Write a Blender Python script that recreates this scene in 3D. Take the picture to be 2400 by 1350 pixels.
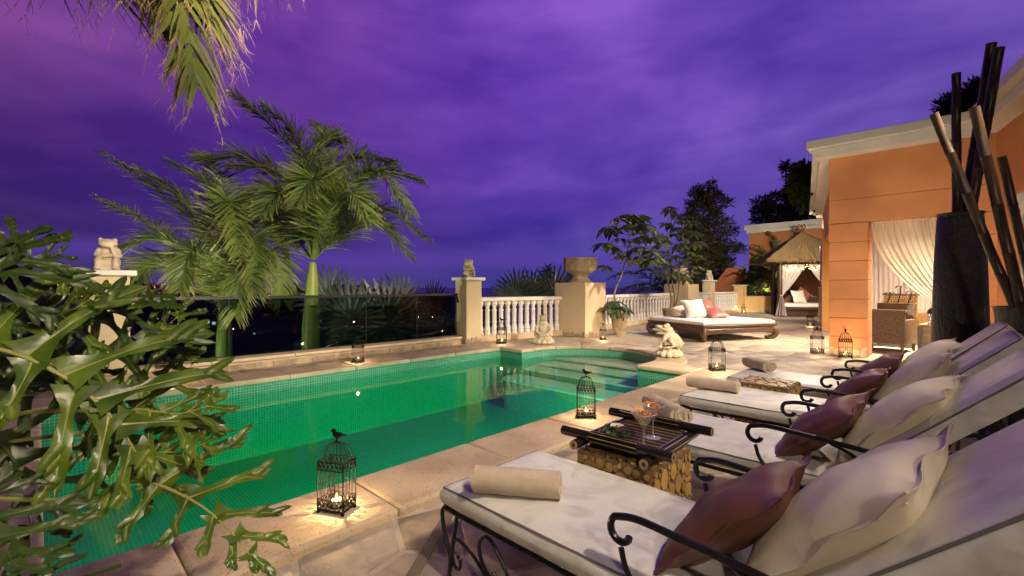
import bpy, bmesh, math, random
from mathutils import Vector as V, Matrix, noise
R_ = math.radians
PI = math.pi
for o in list(bpy.data.objects): bpy.data.objects.remove(o)
sc = bpy.context.scene
COL = sc.collection
random.seed(7)

# ------------------------------------------------------------------ camera
CAM_H = 1.25
YAW = math.atan2(1050, 1080)
FW = (-math.sin(YAW), math.cos(YAW)); RT = (math.cos(YAW), math.sin(YAW))
cd = bpy.data.cameras.new('camera'); cam = bpy.data.objects.new('camera', cd); COL.objects.link(cam)
cam.location = (0, 0, CAM_H); cam.rotation_euler = (R_(90), 0, YAW)
cd.sensor_width = 36; cd.lens = 16.2; cd.shift_y = -3/2400; cd.clip_end = 120000; cd.clip_start = .02
sc.camera = cam
def at(px, py, d):
    """the place seen at a point of the photograph (2400 x 1350), d metres deep"""
    l = (px-1200)/1080*d
    return V((d*FW[0]+l*RT[0], d*FW[1]+l*RT[1], CAM_H-(py-672)/1080*d))

# ------------------------------------------------------------------ exposure
sc.view_settings.view_transform = 'Standard'; sc.view_settings.look = 'None'
sc.view_settings.exposure = 0; sc.view_settings.gamma = 1; sc.view_settings.use_curve_mapping = False

# ------------------------------------------------------------------ node helpers
def N(nt, typ, **kw):
    n = nt.nodes.new(typ)
    for k, v in kw.items(): setattr(n, k, v)
    return n
def L(nt, a, b): nt.links.new(a, b)
def ramp(nt, fac, stops, mode='LINEAR'):
    r = N(nt, 'ShaderNodeValToRGB'); r.color_ramp.interpolation = mode
    e = r.color_ramp.elements
    while len(e) < len(stops): e.new(.5)
    for i, (p, c) in enumerate(stops):
        e[i].position = p; e[i].color = tuple(c)+(1,) if len(c) == 3 else c
    if fac is not None: L(nt, fac, r.inputs[0])
    return r.outputs[0]
def mixc(nt, fac, a, b, bt='MIX'):
    m = N(nt, 'ShaderNodeMix', data_type='RGBA', blend_type=bt)
    for s, v in ((m.inputs[0], fac), (m.inputs[6], a), (m.inputs[7], b)):
        if hasattr(v, 'links'): L(nt, v, s)
        elif isinstance(v, (int, float)): s.default_value = v
        else: s.default_value = tuple(v)+(1,)
    return m.outputs[2]
def math_(nt, op, a, b=None, clamp=False):
    m = N(nt, 'ShaderNodeMath', operation=op, use_clamp=clamp)
    for s, v in ((m.inputs[0], a), (m.inputs[1], b)):
        if v is None: continue
        if hasattr(v, 'links'): L(nt, v, s)
        else: s.default_value = v
    return m.outputs[0]

# ------------------------------------------------------------------ sky: violet cloud after sunset
w = bpy.data.worlds.new('World'); sc.world = w; w.use_nodes = True
nt = w.node_tree; nt.nodes.clear()
out = N(nt, 'ShaderNodeOutputWorld'); bg = N(nt, 'ShaderNodeBackground'); L(nt, bg.outputs[0], out.inputs[0])
tc = N(nt, 'ShaderNodeTexCoord')
sep = N(nt, 'ShaderNodeSeparateXYZ'); L(nt, tc.outputs['Generated'], sep.inputs[0])
def wnoise(scale, detail, rough, mscale, off=(0, 0, 0), dist=0.0):
    mp = N(nt, 'ShaderNodeMapping'); mp.inputs['Scale'].default_value = mscale; mp.inputs['Location'].default_value = off
    mp.inputs['Rotation'].default_value = (R_(9), R_(-6), 0)
    L(nt, tc.outputs['Generated'], mp.inputs[0])
    n = N(nt, 'ShaderNodeTexNoise'); n.inputs['Scale'].default_value = scale; n.inputs['Detail'].default_value = detail
    n.inputs['Roughness'].default_value = rough; n.inputs['Distortion'].default_value = dist
    L(nt, mp.outputs[0], n.inputs[0]); return n.outputs[0]
grad = ramp(nt, sep.outputs[2], [(0, (.036, .030, .215)), (.05, (.046, .032, .260)), (.18, (.064, .029, .310)), (.40, (.098, .036, .375)), (.8, (.120, .046, .390))])
# the afterglow is redder to the west, over the town; bluer towards the house
side = math_(nt, 'ADD', math_(nt, 'MULTIPLY', sep.outputs[0], RT[0]), math_(nt, 'MULTIPLY', sep.outputs[1], RT[1]))
sfac = math_(nt, 'ADD', math_(nt, 'MULTIPLY', side, .5), .5)
tint = ramp(nt, sfac, [(.10, (.98, .72, .52)), (.32, (1.12, .88, .84)), (.52, (1, 1, 1.04)), (.80, (1.0, 1.30, 1.02)), (.95, (1.05, 1.45, 1.0))])
base = mixc(nt, 1, grad, tint, 'MULTIPLY')
c1 = wnoise(1.5, 4, .55, (1, 1, 2.2), (.3, .1, .2), .3)
c2 = wnoise(3.2, 6, .56, (.8, .8, 3.2), (4, 2, 1), .4)
cl = math_(nt, 'ADD', math_(nt, 'MULTIPLY', c1, .66), math_(nt, 'MULTIPLY', c2, .34))
clf = ramp(nt, cl, [(.40, (0, 0, 0)), (.53, (.45, .45, .45)), (.64, (1, 1, 1))])
lav = mixc(nt, 1, base, (2.0, 2.1, 1.22), 'MULTIPLY')
drk = mixc(nt, 1, base, (.60, .60, .74), 'MULTIPLY')
col = mixc(nt, clf, drk, lav)
# a pale bar of cloud low over the sea
bar = ramp(nt, math_(nt, 'ADD', sep.outputs[2], math_(nt, 'MULTIPLY', math_(nt, 'SUBTRACT', c2, .5), .05)), [(.030, (0, 0, 0)), (.052, (.6, .6, .6)), (.062, (.6, .6, .6)), (.085, (0, 0, 0))])
col = mixc(nt, bar, col, (.085, .043, .30))
# twilight fade: sky dimmed behind the view, added to cut violet fill light
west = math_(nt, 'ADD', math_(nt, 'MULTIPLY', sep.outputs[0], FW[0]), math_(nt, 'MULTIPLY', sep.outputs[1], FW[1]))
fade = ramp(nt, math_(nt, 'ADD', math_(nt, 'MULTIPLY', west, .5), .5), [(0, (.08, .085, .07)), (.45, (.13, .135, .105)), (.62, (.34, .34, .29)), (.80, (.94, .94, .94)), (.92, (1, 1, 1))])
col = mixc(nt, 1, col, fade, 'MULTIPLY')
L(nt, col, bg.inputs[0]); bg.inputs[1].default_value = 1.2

# ------------------------------------------------------------------ lamps of the terrace, one an added fill (their fixtures are built with the house)
WARM = (1.0, .83, .63)
def spot(name, loc, aim, power, size=110, blend=.9, radius=.12, col=WARM):
    ld = bpy.data.lights.new(name, 'SPOT'); ld.energy = power; ld.color = col; ld.spot_size = R_(size); ld.spot_blend = blend; ld.shadow_soft_size = radius
    o = bpy.data.objects.new(name, ld); COL.objects.link(o); o.location = loc
    o.rotation_euler = (V(aim)-V(loc)).to_track_quat('-Z', 'Y').to_euler(); return o
def point(name, loc, power, radius=.03, col=WARM):
    ld = bpy.data.lights.new(name, 'POINT'); ld.energy = power; ld.color = col; ld.shadow_soft_size = radius
    o = bpy.data.objects.new(name, ld); COL.objects.link(o); o.location = loc; return o
FLOODS = [  # location, aim, power, cone
    ((1.45, .8, 3.8), (-2.9, .7, 0), 600, 60),
    ((1.20, 2.9, 3.8), (-2.8, 2.9, 0), 580, 57),
    ((1.05, 4.7, 3.8), (-2.6, 4.9, 0), 600, 60),
    ((-2.62, 13.2, 3.5), (-6.4, 9.9, 0), 1700, 130),
    ((2.25, 1.7, 3.5), (-9.6, 3.0, 3.1), 7200, 46),
    ((1.00, 5.1, 3.8), (-4.4, 7.7, 0), 3000, 52),
    ((2.7, -1.2, 3.2), (-2.5, 3.0, 0), 300, 125),  # added warm fill that lifts the violet shadows near the loungers
    ((-3.15, 16.2, 3.5), (-8.2, 17.6, .4), 1100, 110),
]
for i, (a, b, p, s) in enumerate(FLOODS): spot('flood_light', a, b, p, s)
spot('column_light', (-.55, 6.2, .16), (-1.45, 10.6, 1.2), 760, 88, 1.0, .05)

# ------------------------------------------------------------------ materials
MAT = {}
def newmat(n):
    m = bpy.data.materials.new(n); m.use_nodes = True; MAT[n] = m
    t = m.node_tree; t.nodes.clear()
    o = N(t, 'ShaderNodeOutputMaterial'); p = N(t, 'ShaderNodeBsdfPrincipled'); L(t, p.outputs[0], o.inputs[0])
    return m, t, p, o
def mat(n, c1, c2=None, rough=.6, scale=6, detail=5, bump=0, bscale=None, metal=0, spec=.5, rnd=0, stretch=(1, 1, 1), pits=0, vein=None, sheen=0, trans=0, dist=0, lo=.35, hi=.65, bdist=.02, coat=0):
    m, t, p, o = newmat(n)
    tc = N(t, 'ShaderNodeTexCoord'); mp = N(t, 'ShaderNodeMapping'); mp.inputs['Scale'].default_value = stretch
    L(t, tc.outputs['Object'], mp.inputs[0])
    oi = N(t, 'ShaderNodeObjectInfo')
    add = N(t, 'ShaderNodeVectorMath', operation='ADD'); L(t, mp.outputs[0], add.inputs[0])
    sc_ = N(t, 'ShaderNodeVectorMath', operation='SCALE'); cmb = N(t, 'ShaderNodeCombineXYZ')
    L(t, oi.outputs['Random'], cmb.inputs[0]); L(t, oi.outputs['Random'], cmb.inputs[1]); L(t, cmb.outputs[0], sc_.inputs[0]); sc_.inputs['Scale'].default_value = 37 if rnd else 0
    L(t, sc_.outputs[0], add.inputs[1])
    vec = add.outputs[0]
    nz = N(t, 'ShaderNodeTexNoise'); nz.inputs['Scale'].default_value = scale; nz.inputs['Detail'].default_value = detail; nz.inputs['Distortion'].default_value = dist
    L(t, vec, nz.inputs[0])
    c2 = c2 or tuple(x*.72 for x in c1)
    c = ramp(t, nz.outputs[0], [(lo, c2), (hi, c1)])
    if rnd:
        hs = N(t, 'ShaderNodeHueSaturation'); L(t, c, hs.inputs['Color'])
        L(t, math_(t, 'ADD', math_(t, 'MULTIPLY', oi.outputs['Random'], rnd), 1-rnd/2), hs.inputs['Value']); c = hs.outputs[0]
    if vein:
        a = N(t, 'ShaderNodeAttribute', attribute_name='vein')
        c = mixc(t, a.outputs['Fac'], c, vein)
    L(t, c, p.inputs['Base Color'])
    p.inputs['Roughness'].default_value = rough; p.inputs['Metallic'].default_value = metal
    p.inputs['Specular IOR Level'].default_value = spec
    if sheen: p.inputs['Sheen Weight'].default_value = sheen
    if coat: p.inputs['Coat Weight'].default_value = coat; p.inputs['Coat Roughness'].default_value = .15
    h = None
    if bump:
        n2 = N(t, 'ShaderNodeTexNoise'); n2.inputs['Scale'].default_value = bscale or scale*6; n2.inputs['Detail'].default_value = 6
        L(t, vec, n2.inputs[0]); h = n2.outputs[0]
    if pits:
        n3 = N(t, 'ShaderNodeTexVoronoi'); n3.inputs['Scale'].default_value = pits; L(t, vec, n3.inputs[0])
        pit = ramp(t, n3.outputs['Distance'], [(.14, (0, 0, 0)), (.32, (1, 1, 1))])
        n4 = N(t, 'ShaderNodeTexNoise'); n4.inputs['Scale'].default_value = pits*.28; L(t, vec, n4.inputs[0])
        pit = mixc(t, ramp(t, n4.outputs[0], [(.42, (1, 1, 1)), (.54, (0, 0, 0))]), pit, (1, 1, 1))
        cc = mixc(t, pit, (.35, .26, .19), (1, 1, 1)); c = mixc(t, 1, c, cc, 'MULTIPLY'); L(t, c, p.inputs['Base Color'])
        h = math_(t, 'ADD', h, pit) if h else pit
    if h is not None:
        b = N(t, 'ShaderNodeBump'); b.inputs['Strength'].default_value = max(bump, .3 if pits else 0); b.inputs['Distance'].default_value = bdist
        L(t, h, b.inputs['Height']); L(t, b.outputs[0], p.inputs['Normal'])
    if trans:
        tr = N(t, 'ShaderNodeBsdfTranslucent'); L(t, c, tr.inputs[0]); mx = N(t, 'ShaderNodeMixShader'); mx.inputs[0].default_value = trans
        L(t, p.outputs[0], mx.inputs[1]); L(t, tr.outputs[0], mx.inputs[2]); L(t, mx.outputs[0], o.inputs[0])
    return m
mat('coping', (.60, .47, .32), (.44, .33, .21), .75, 2.2, bump=.25, bscale=60, rnd=.14, pits=75, bdist=.004)
mat('flag', (.42, .335, .235), (.29, .245, .19), .62, 6, 12, bump=.7, bscale=40, rnd=.46, stretch=(1, 1.5, 1), dist=.5, bdist=.006, lo=.38, hi=.66)
mat('mortar', (.52, .44, .33), (.43, .36, .27), .9, 9, bump=.4, bdist=.01)
mat('curb_stone', (.46, .36, .24), (.28, .22, .15), .8, 7, bump=.6, bscale=35, rnd=.35, bdist=.012)
mat('curb_cap', (.62, .50, .34), (.50, .39, .26), .75, 4, bump=.2, bscale=60, bdist=.004)
mat('cream', (.62, .49, .32), (.55, .43, .28), .85, 1.6, bump=.25, bscale=90, bdist=.004)
mat('yellow', (.68, .46, .20), (.58, .38, .17), .85, 1.6, bump=.25, bscale=90, bdist=.004)
mat('orange', (.61, .25, .094), (.45, .178, .068), .8, 1.2, 10, bump=.25, bscale=110, bdist=.003)
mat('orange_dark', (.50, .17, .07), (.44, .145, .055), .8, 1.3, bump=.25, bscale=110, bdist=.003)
mat('white', (.78, .76, .71), (.68, .66, .62), .6, 3, bump=.12, bscale=70, bdist=.003)
mat('fascia', (.66, .63, .56), (.58, .55, .49), .65, 2, bump=.1, bscale=50, bdist=.003)
mat('statue', (.66, .56, .40), (.50, .40, .27), .85, 8, bump=.55, bscale=70, bdist=.006)
mat('urn', (.58, .47, .31), (.40, .31, .20), .85, 7, bump=.55, bscale=60, bdist=.008)
mat('iron', (.018, .017, .017), (.010, .010, .010), .32, 20, bump=.25, bscale=90, metal=.4, spec=.6, bdist=.003)
mat('rust_iron', (.009, .007, .0065), (.005, .004, .004), .8, 30, bump=.4, bscale=120, metal=.0, spec=.12, bdist=.002)
mat('rail', (.012, .012, .013), (.009, .009, .009), .35, 5, spec=.5)
mat('vinyl', (.68, .66, .61), (.50, .48, .44), .42, 5, 9, bump=.3, bscale=9, dist=2.2, bdist=.02, lo=.28, hi=.56)
mat('piping', (.16, .15, .14), (.10, .10, .10), .5, 9)
mat('brown', (.150, .056, .032), (.105, .038, .022), .48, 5, bump=.22, bscale=240, bdist=.002)
mat('rose', (.34, .115, .085), (.26, .085, .065), .42, 4, bump=.3, bscale=9, bdist=.012)
mat('cream_fabric', (.80, .73, .57), (.70, .62, .46), .6, 5, 8, bump=.35, bscale=13, bdist=.012)
mat('white_fabric', (.78, .75, .70), (.70, .67, .61), .6, 4, bump=.3, bscale=10, bdist=.014)
mat('towel', (.56, .45, .34), (.46, .36, .27), .95, 14, bump=.9, bscale=320, sheen=.15, bdist=.004)
mat('dark_wood', (.075, .036, .018), (.035, .017, .010), .35, 5, bump=.3, bscale=20, stretch=(1, 1, 6), dist=.6, bdist=.004)
mat('bed_wood', (.115, .060, .028), (.055, .028, .014), .33, 4, bump=.25, bscale=20, stretch=(2, 8, 8), dist=.6, bdist=.004)
mat('slice_rim', (.22, .13, .05), (.12, .07, .028), .7, 20)
mat('bamboo_black', (.020, .014, .011), (.010, .008, .007), .25, 8, bump=.15, bscale=30, bdist=.003)
mat('bamboo_end', (.36, .22, .095), (.24, .14, .06), .7, 30)
mat('bamboo', (.070, .040, .022), (.022, .014, .010), .34, 3, bump=.12, bscale=30, stretch=(3, 3, .5), rnd=.5, bdist=.003)
mat('vase', (.014, .013, .0125), (.007, .0065, .0065), .33, 10, bump=1.0, bscale=46, stretch=(1, 1, .45), spec=.6, bdist=.022)
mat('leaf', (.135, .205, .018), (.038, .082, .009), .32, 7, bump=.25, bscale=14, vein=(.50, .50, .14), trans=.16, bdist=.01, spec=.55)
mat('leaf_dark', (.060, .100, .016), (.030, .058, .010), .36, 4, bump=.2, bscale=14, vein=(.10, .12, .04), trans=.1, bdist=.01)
mat('frond', (.135, .195, .036), (.065, .108, .022), .45, 1.8, trans=.18, vein=(.40, .30, .13))
mat('frond_near', (.14, .165, .030), (.07, .10, .018), .45, 2.4, trans=.2, vein=(.42, .27, .14))
mat('frond_far', (.10, .12, .05), (.05, .07, .03), .45, 1.8, trans=.18, vein=(.30, .25, .10))
mat('rachis', (.20, .24, .045), (.13, .17, .03), .4, 6)
mat('palm_trunk', (.19, .25, .03), (.12, .165, .02), .45, 3, bump=.1, bscale=14, stretch=(1, 1, .3), bdist=.01)
mat('bark', (.17, .125, .085), (.085, .062, .043), .85, 12, bump=.7, bscale=25, stretch=(1, 1, .35))
mat('pale_bark', (.30, .235, .15), (.20, .155, .10), .75, 12, bump=.4, bscale=25, stretch=(1, 1, .4))
mat('fan_leaf', (.050, .070, .052), (.028, .042, .032), .42, 3, trans=.1, vein=(.10, .13, .09))
mat('schefflera', (.060, .105, .030), (.026, .055, .016), .32, 6, trans=.14, vein=(.16, .20, .06), rnd=.3)
mat('pine', (.12, .115, .040), (.055, .06, .022), .6, 3, trans=.1, rnd=.2)
mat('pine_dark', (.035, .042, .026), (.016, .020, .014), .6, 3, trans=.1)
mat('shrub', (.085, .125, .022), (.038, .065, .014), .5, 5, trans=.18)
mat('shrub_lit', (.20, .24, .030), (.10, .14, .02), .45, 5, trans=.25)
mat('yellow_blade', (.34, .32, .05), (.16, .20, .03), .45, 5, trans=.15)
mat('fern', (.24, .26, .10), (.13, .16, .06), .45, 3, trans=.22, vein=(.34, .26, .12))
mat('pot', (.52, .42, .28), (.36, .28, .18), .85, 9, bump=.5, bscale=50, bdist=.006)
mat('pebble', (.62, .57, .50), (.45, .41, .36), .7, 9, rnd=.4)
mat('soil', (.05, .035, .022), (.03, .02, .013), .95, 20, bump=.8)
mat('thatch', (.36, .245, .105), (.09, .06, .03), .85, 16, rnd=0, stretch=(4, 4, 1), lo=.3, hi=.7)
mat('thatch_core', (.17, .115, .055), (.09, .06, .03), .9, 40, bump=1, bscale=70)
mat('carved_wood', (.18, .075, .035), (.09, .035, .018), .6, 20)
mat('wicker', (.135, .080, .040), (.055, .032, .017), .5, 26, bump=.6, bscale=60)
mat('rattan', (.23, .125, .040), (.11, .06, .022), .45, 14, bump=.4, bscale=30)
mat('driftwood', (.36, .26, .16), (.22, .155, .095), .8, 14, bump=.5, bscale=30, rnd=.3)
mat('curtain', (.76, .70, .58), (.70, .64, .52), .75, 3, bump=.12, bscale=30, trans=.45, bdist=.004)
mat('sheer', (.76, .72, .69), (.70, .66, .63), .75, 3, trans=.5)
mat('room_floor', (.40, .33, .25), (.33, .27, .20), .5, 4)
mat('room_wall', (.62, .30, .10), (.56, .26, .085), .8, 2)
mat('ceiling', (.60, .45, .34), (.55, .41, .31), .8, 2)
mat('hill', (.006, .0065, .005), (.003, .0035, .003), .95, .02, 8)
mat('far_hill', (.020, .016, .030), (.012, .010, .018), .95, .002, 6)
mat('wax', (.80, .74, .62), (.76, .70, .58), .5, 5, trans=.4)
mat('orchid', (.80, .76, .62), (.70, .62, .44), .5, 30, trans=.3)
mat('plum', (.055, .008, .022), (.03, .005, .012), .45, 30)
mat('orange_peel', (.75, .30, .02), (.70, .22, .01), .4, 60, bump=.3, bscale=200)
mat('olive', (.20, .20, .03), (.14, .14, .02), .25, 20)
mat('straw', (.55, .40, .16), (.42, .30, .12), .6, 20)
mat('strip', (.20, .155, .11), (.14, .11, .08), .8, 14, bump=.3)
mat('concrete', (.30, .26, .21), (.20, .17, .14), .85, 8, bump=.5)
mat('step_stone', (.80, .76, .58), (.70, .66, .50), .7, 5, bump=.2, bscale=30)
mat('rim_sugar', (.70, .22, .28), (.66, .40, .40), .6, 60, bump=.6, bscale=300)

def emit(n, c, s):
    m, t, p, o = newmat(n); e = N(t, 'ShaderNodeEmission'); e.inputs[0].default_value = tuple(c)+(1,); e.inputs[1].default_value = s
    L(t, e.outputs[0], o.inputs[0]); return m
emit('flame', (1, .50, .12), 6); emit('bulb', (1, .62, .28), 9)
emit('town_red', (1, .16, .10), 1.4); emit('town_amber', (1, .42, .16), 1.6); emit('town_white', (.9, .88, .95), 1.5); emit('lens', (1, .80, .55), 2.5)
emit('spot_lens', (1, .92, .45), 14)

# mosaic: real-size squares in the basin's own unwrapped metres
m, t, p, o = newmat('mosaic')
uv = N(t, 'ShaderNodeUVMap'); uv.uv_map = 'UVMap'
br = N(t, 'ShaderNodeTexBrick', offset=0, squash=1); br.inputs['Scale'].default_value = 1
for k, v in (('Brick Width', .035), ('Row Height', .035), ('Mortar Size', .0026), ('Mortar Smooth', .1), ('Bias', -.1)): br.inputs[k].default_value = v
br.inputs['Color1'].default_value = (.040, .30, .215, 1); br.inputs['Color2'].default_value = (.022, .225, .155, 1); br.inputs['Mortar'].default_value = (.34, .50, .32, 1)
L(t, uv.outputs[0], br.inputs['Vector']); L(t, br.outputs['Color'], p.inputs['Base Color'])
p.inputs['Roughness'].default_value = .22
b = N(t, 'ShaderNodeBump'); b.inputs['Strength'].default_value = .5; b.inputs['Distance'].default_value = .003; b.invert = True
L(t, br.outputs['Fac'], b.inputs['Height']); L(t, b.outputs[0], p.inputs['Normal'])

# water: clear surface with mirror sheen, green absorbing body
m, t, p, o = newmat('water'); t.nodes.remove(p)
fr = N(t, 'ShaderNodeFresnel'); fr.inputs[0].default_value = 1.33
tr = N(t, 'ShaderNodeBsdfTransparent'); gl = N(t, 'ShaderNodeBsdfGlossy'); gl.inputs['Roughness'].default_value = .02
mx = N(t, 'ShaderNodeMixShader'); L(t, math_(t, 'MULTIPLY', fr.outputs[0], .6), mx.inputs[0]); L(t, tr.outputs[0], mx.inputs[1]); L(t, gl.outputs[0], mx.inputs[2]); L(t, mx.outputs[0], o.inputs[0])
nz = N(t, 'ShaderNodeTexNoise'); nz.inputs['Scale'].default_value = 7; nz.inputs['Detail'].default_value = 3
tcx = N(t, 'ShaderNodeTexCoord'); L(t, tcx.outputs['Object'], nz.inputs[0])
b = N(t, 'ShaderNodeBump'); b.inputs['Strength'].default_value = .05; b.inputs['Distance'].default_value = .02; L(t, nz.outputs[0], b.inputs['Height'])
for s in (fr.inputs['Normal'], gl.inputs['Normal']): L(t, b.outputs[0], s)
va = N(t, 'ShaderNodeVolumeAbsorption'); va.inputs['Color'].default_value = (.05, .93, .77, 1); va.inputs['Density'].default_value = .85; L(t, va.outputs[0], o.inputs['Volume'])

def glass(n, tint, rough=.0, f0=.04, k=.75, sheen_mix=0):
    m, t, p, o = newmat(n); t.nodes.remove(p)
    lw = N(t, 'ShaderNodeLayerWeight'); lw.inputs[0].default_value = .5
    fac = math_(t, 'ADD', math_(t, 'MULTIPLY', math_(t, 'POWER', lw.outputs['Facing'], 4.5), k), f0)
    tr = N(t, 'ShaderNodeBsdfTransparent'); tr.inputs[0].default_value = tuple(tint)+(1,); gl = N(t, 'ShaderNodeBsdfGlossy'); gl.inputs['Roughness'].default_value = rough
    mx = N(t, 'ShaderNodeMixShader'); L(t, fac, mx.inputs[0]); L(t, tr.outputs[0], mx.inputs[1]); L(t, gl.outputs[0], mx.inputs[2]); L(t, mx.outputs[0], o.inputs[0])
    if sheen_mix:
        df = N(t, 'ShaderNodeBsdfDiffuse'); df.inputs[0].default_value = (.8, .82, .85, 1); m2 = N(t, 'ShaderNodeMixShader'); m2.inputs[0].default_value = sheen_mix  # white diffuse mixed in so clear glass shows, standing in for its highlights
        L(t, mx.outputs[0], m2.inputs[1]); L(t, df.outputs[0], m2.inputs[2]); L(t, m2.outputs[0], o.inputs[0])
glass('smoked_glass', (.50, .56, .56), 0, .012, .5); glass('clear_glass', (.96, .98, .99), 0, .14, .84, .13); glass('liquor', (.97, .84, .45), 0, .04, .6, .04); glass('pane', (.80, .86, .86))

m, t, p, o = newmat('sea'); p.inputs['Base Color'].default_value = (.006, .009, .035, 1); p.inputs['Roughness'].default_value = .35
p.inputs['Specular IOR Level'].default_value = .5

# end grain of a sawn branch
m, t, p, o = newmat('wood_slice')
tcx = N(t, 'ShaderNodeTexCoord'); oi = N(t, 'ShaderNodeObjectInfo')
wv = N(t, 'ShaderNodeTexWave', wave_type='RINGS', rings_direction='Z'); wv.inputs['Scale'].default_value = 3.2; wv.inputs['Distortion'].default_value = 2.5; wv.inputs['Detail'].default_value = 2; wv.inputs['Detail Scale'].default_value = 2
L(t, tcx.outputs['Object'], wv.inputs[0])
c = ramp(t, wv.outputs[0], [(0, (.38, .225, .065)), (1, (.52, .335, .115))])
hs = N(t, 'ShaderNodeHueSaturation'); L(t, c, hs.inputs['Color']); L(t, math_(t, 'ADD', math_(t, 'MULTIPLY', oi.outputs['Random'], .5), .7), hs.inputs['Value'])
L(t, hs.outputs[0], p.inputs['Base Color']); p.inputs['Roughness'].default_value = .4

# ------------------------------------------------------------------ mesh builder
class MB:
    def __init__(s): s.v = []; s.f = []; s.mi = []; s.a = {}; s.uv = {}; s.m = 0; s.sm = True
    def add(s, vs, fs, T=None, mi=None):
        n = len(s.v); s.v += [tuple(T @ V(p)) if T else tuple(p) for p in vs]
        s.f += [tuple(i+n for i in f) for f in fs]; s.mi += [s.m if mi is None else mi]*len(fs); return n
    def box(s, c, d, rz=0, T=None):
        x, y, z = d[0]/2, d[1]/2, d[2]/2
        vs = [(-x,-y,-z),(x,-y,-z),(x,y,-z),(-x,y,-z),(-x,-y,z),(x,-y,z),(x,y,z),(-x,y,z)]
        M_ = Matrix.Translation(c) @ Matrix.Rotation(rz, 4, 'Z')
        if T: M_ = T @ M_
        s.add(vs, [(0,3,2,1),(4,5,6,7),(0,1,5,4),(1,2,6,5),(2,3,7,6),(3,0,4,7)], M_); return s
    def bbox(s, a, b): return s.box([(a[i]+b[i])/2 for i in range(3)], [abs(b[i]-a[i]) for i in range(3)])
    def prism(s, poly, z0, z1, inset=0, iz=0, T=None):
        n = len(poly); rings = [[(x, y, z0) for x, y in poly]]
        if inset:
            cx = sum(p[0] for p in poly)/n; cy = sum(p[1] for p in poly)/n
            ip = []
            for x, y in poly:
                dx, dy = cx-x, cy-y; l = math.hypot(dx, dy) or 1; k = min(inset/l, .5); ip.append((x+dx*k, y+dy*k))
            rings += [[(x, y, z1-iz) for x, y in poly], [(x, y, z1) for x, y in ip]]
        else: rings += [[(x, y, z1) for x, y in poly]]
        vs = [p for r in rings for p in r]; fs = [tuple(range(n-1, -1, -1)), tuple(range(n*(len(rings)-1), n*len(rings)))]
        for k in range(len(rings)-1):
            for i in range(n): j = (i+1) % n; fs.append((k*n+i, k*n+j, (k+1)*n+j, (k+1)*n+i))
        s.add(vs, fs, T); return s
    def lathe(s, prof, seg=24, T=None, cap=True, sx=1, sy=1):
        vs = []; fs = []
        for r, z in prof:
            for i in range(seg): a = 2*PI*i/seg; vs.append((r*math.cos(a)*sx, r*math.sin(a)*sy, z))
        for k in range(len(prof)-1):
            for i in range(seg): j = (i+1) % seg; fs.append((k*seg+i, k*seg+j, (k+1)*seg+j, (k+1)*seg+i))
        if cap: fs += [tuple(range(seg-1, -1, -1)), tuple(range((len(prof)-1)*seg, len(prof)*seg))]
        s.add(vs, fs, T); return s
    def tube(s, pts, r, seg=6, T=None, cap=True):
        pts = [V(p) for p in pts]; n = len(pts); vs = []; fs = []; nrm = None
        for k, p in enumerate(pts):
            t = (pts[min(k+1, n-1)]-pts[max(k-1, 0)])
            t = t.normalized() if t.length > 1e-9 else V((0, 0, 1))
            if nrm is None: nrm = t.orthogonal().normalized()
            nrm = (nrm - t*nrm.dot(t)); nrm = nrm.normalized() if nrm.length > 1e-6 else t.orthogonal().normalized()
            bn = t.cross(nrm); rr = r[k] if isinstance(r, (list, tuple)) else r
            for i in range(seg): a = 2*PI*i/seg; vs.append(p+(nrm*math.cos(a)+bn*math.sin(a))*rr)
        for k in range(n-1):
            for i in range(seg): j = (i+1) % seg; fs.append((k*seg+i, k*seg+j, (k+1)*seg+j, (k+1)*seg+i))
        if cap: fs += [tuple(range(seg-1, -1, -1)), tuple(range((n-1)*seg, n*seg))]
        s.add(vs, fs, T); return s
    def ell(s, c, r, rot=None, nu=14, nv=9, T=None):
        vs = []; fs = []
        M_ = Matrix.Translation(c) @ (rot.to_matrix().to_4x4() if rot else Matrix.Identity(4))
        if T: M_ = T @ M_
        vs.append((0, 0, -r[2]))
        for k in range(1, nv):
            b_ = -PI/2+PI*k/nv
            for i in range(nu): a = 2*PI*i/nu; vs.append((r[0]*math.cos(b_)*math.cos(a), r[1]*math.cos(b_)*math.sin(a), r[2]*math.sin(b_)))
        vs.append((0, 0, r[2])); top = len(vs)-1
        for i in range(nu):
            j = (i+1) % nu; fs.append((0, 1+j, 1+i)); fs.append((top, 1+(nv-2)*nu+i, 1+(nv-2)*nu+j))
            for k in range(nv-2): fs.append((1+k*nu+i, 1+k*nu+j, 1+(k+1)*nu+j, 1+(k+1)*nu+i))
        s.add(vs, fs, M_); return s
    def grid(s, fn, nu, nv, att=None, T=None):
        vs = [fn(i/nu, j/nv) for j in range(nv+1) for i in range(nu+1)]
        n = s.add(vs, [(j*(nu+1)+i, j*(nu+1)+i+1, (j+1)*(nu+1)+i+1, (j+1)*(nu+1)+i) for j in range(nv) for i in range(nu)], T)
        if att:
            for j in range(nv+1):
                for i in range(nu+1): s.a[n+j*(nu+1)+i] = att(i/nu, j/nv)
        return s
    def quv(s, vs, uvs):
        n = len(s.f); s.add(vs, [tuple(range(len(vs)))]); s.uv[n] = uvs; return s
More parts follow.
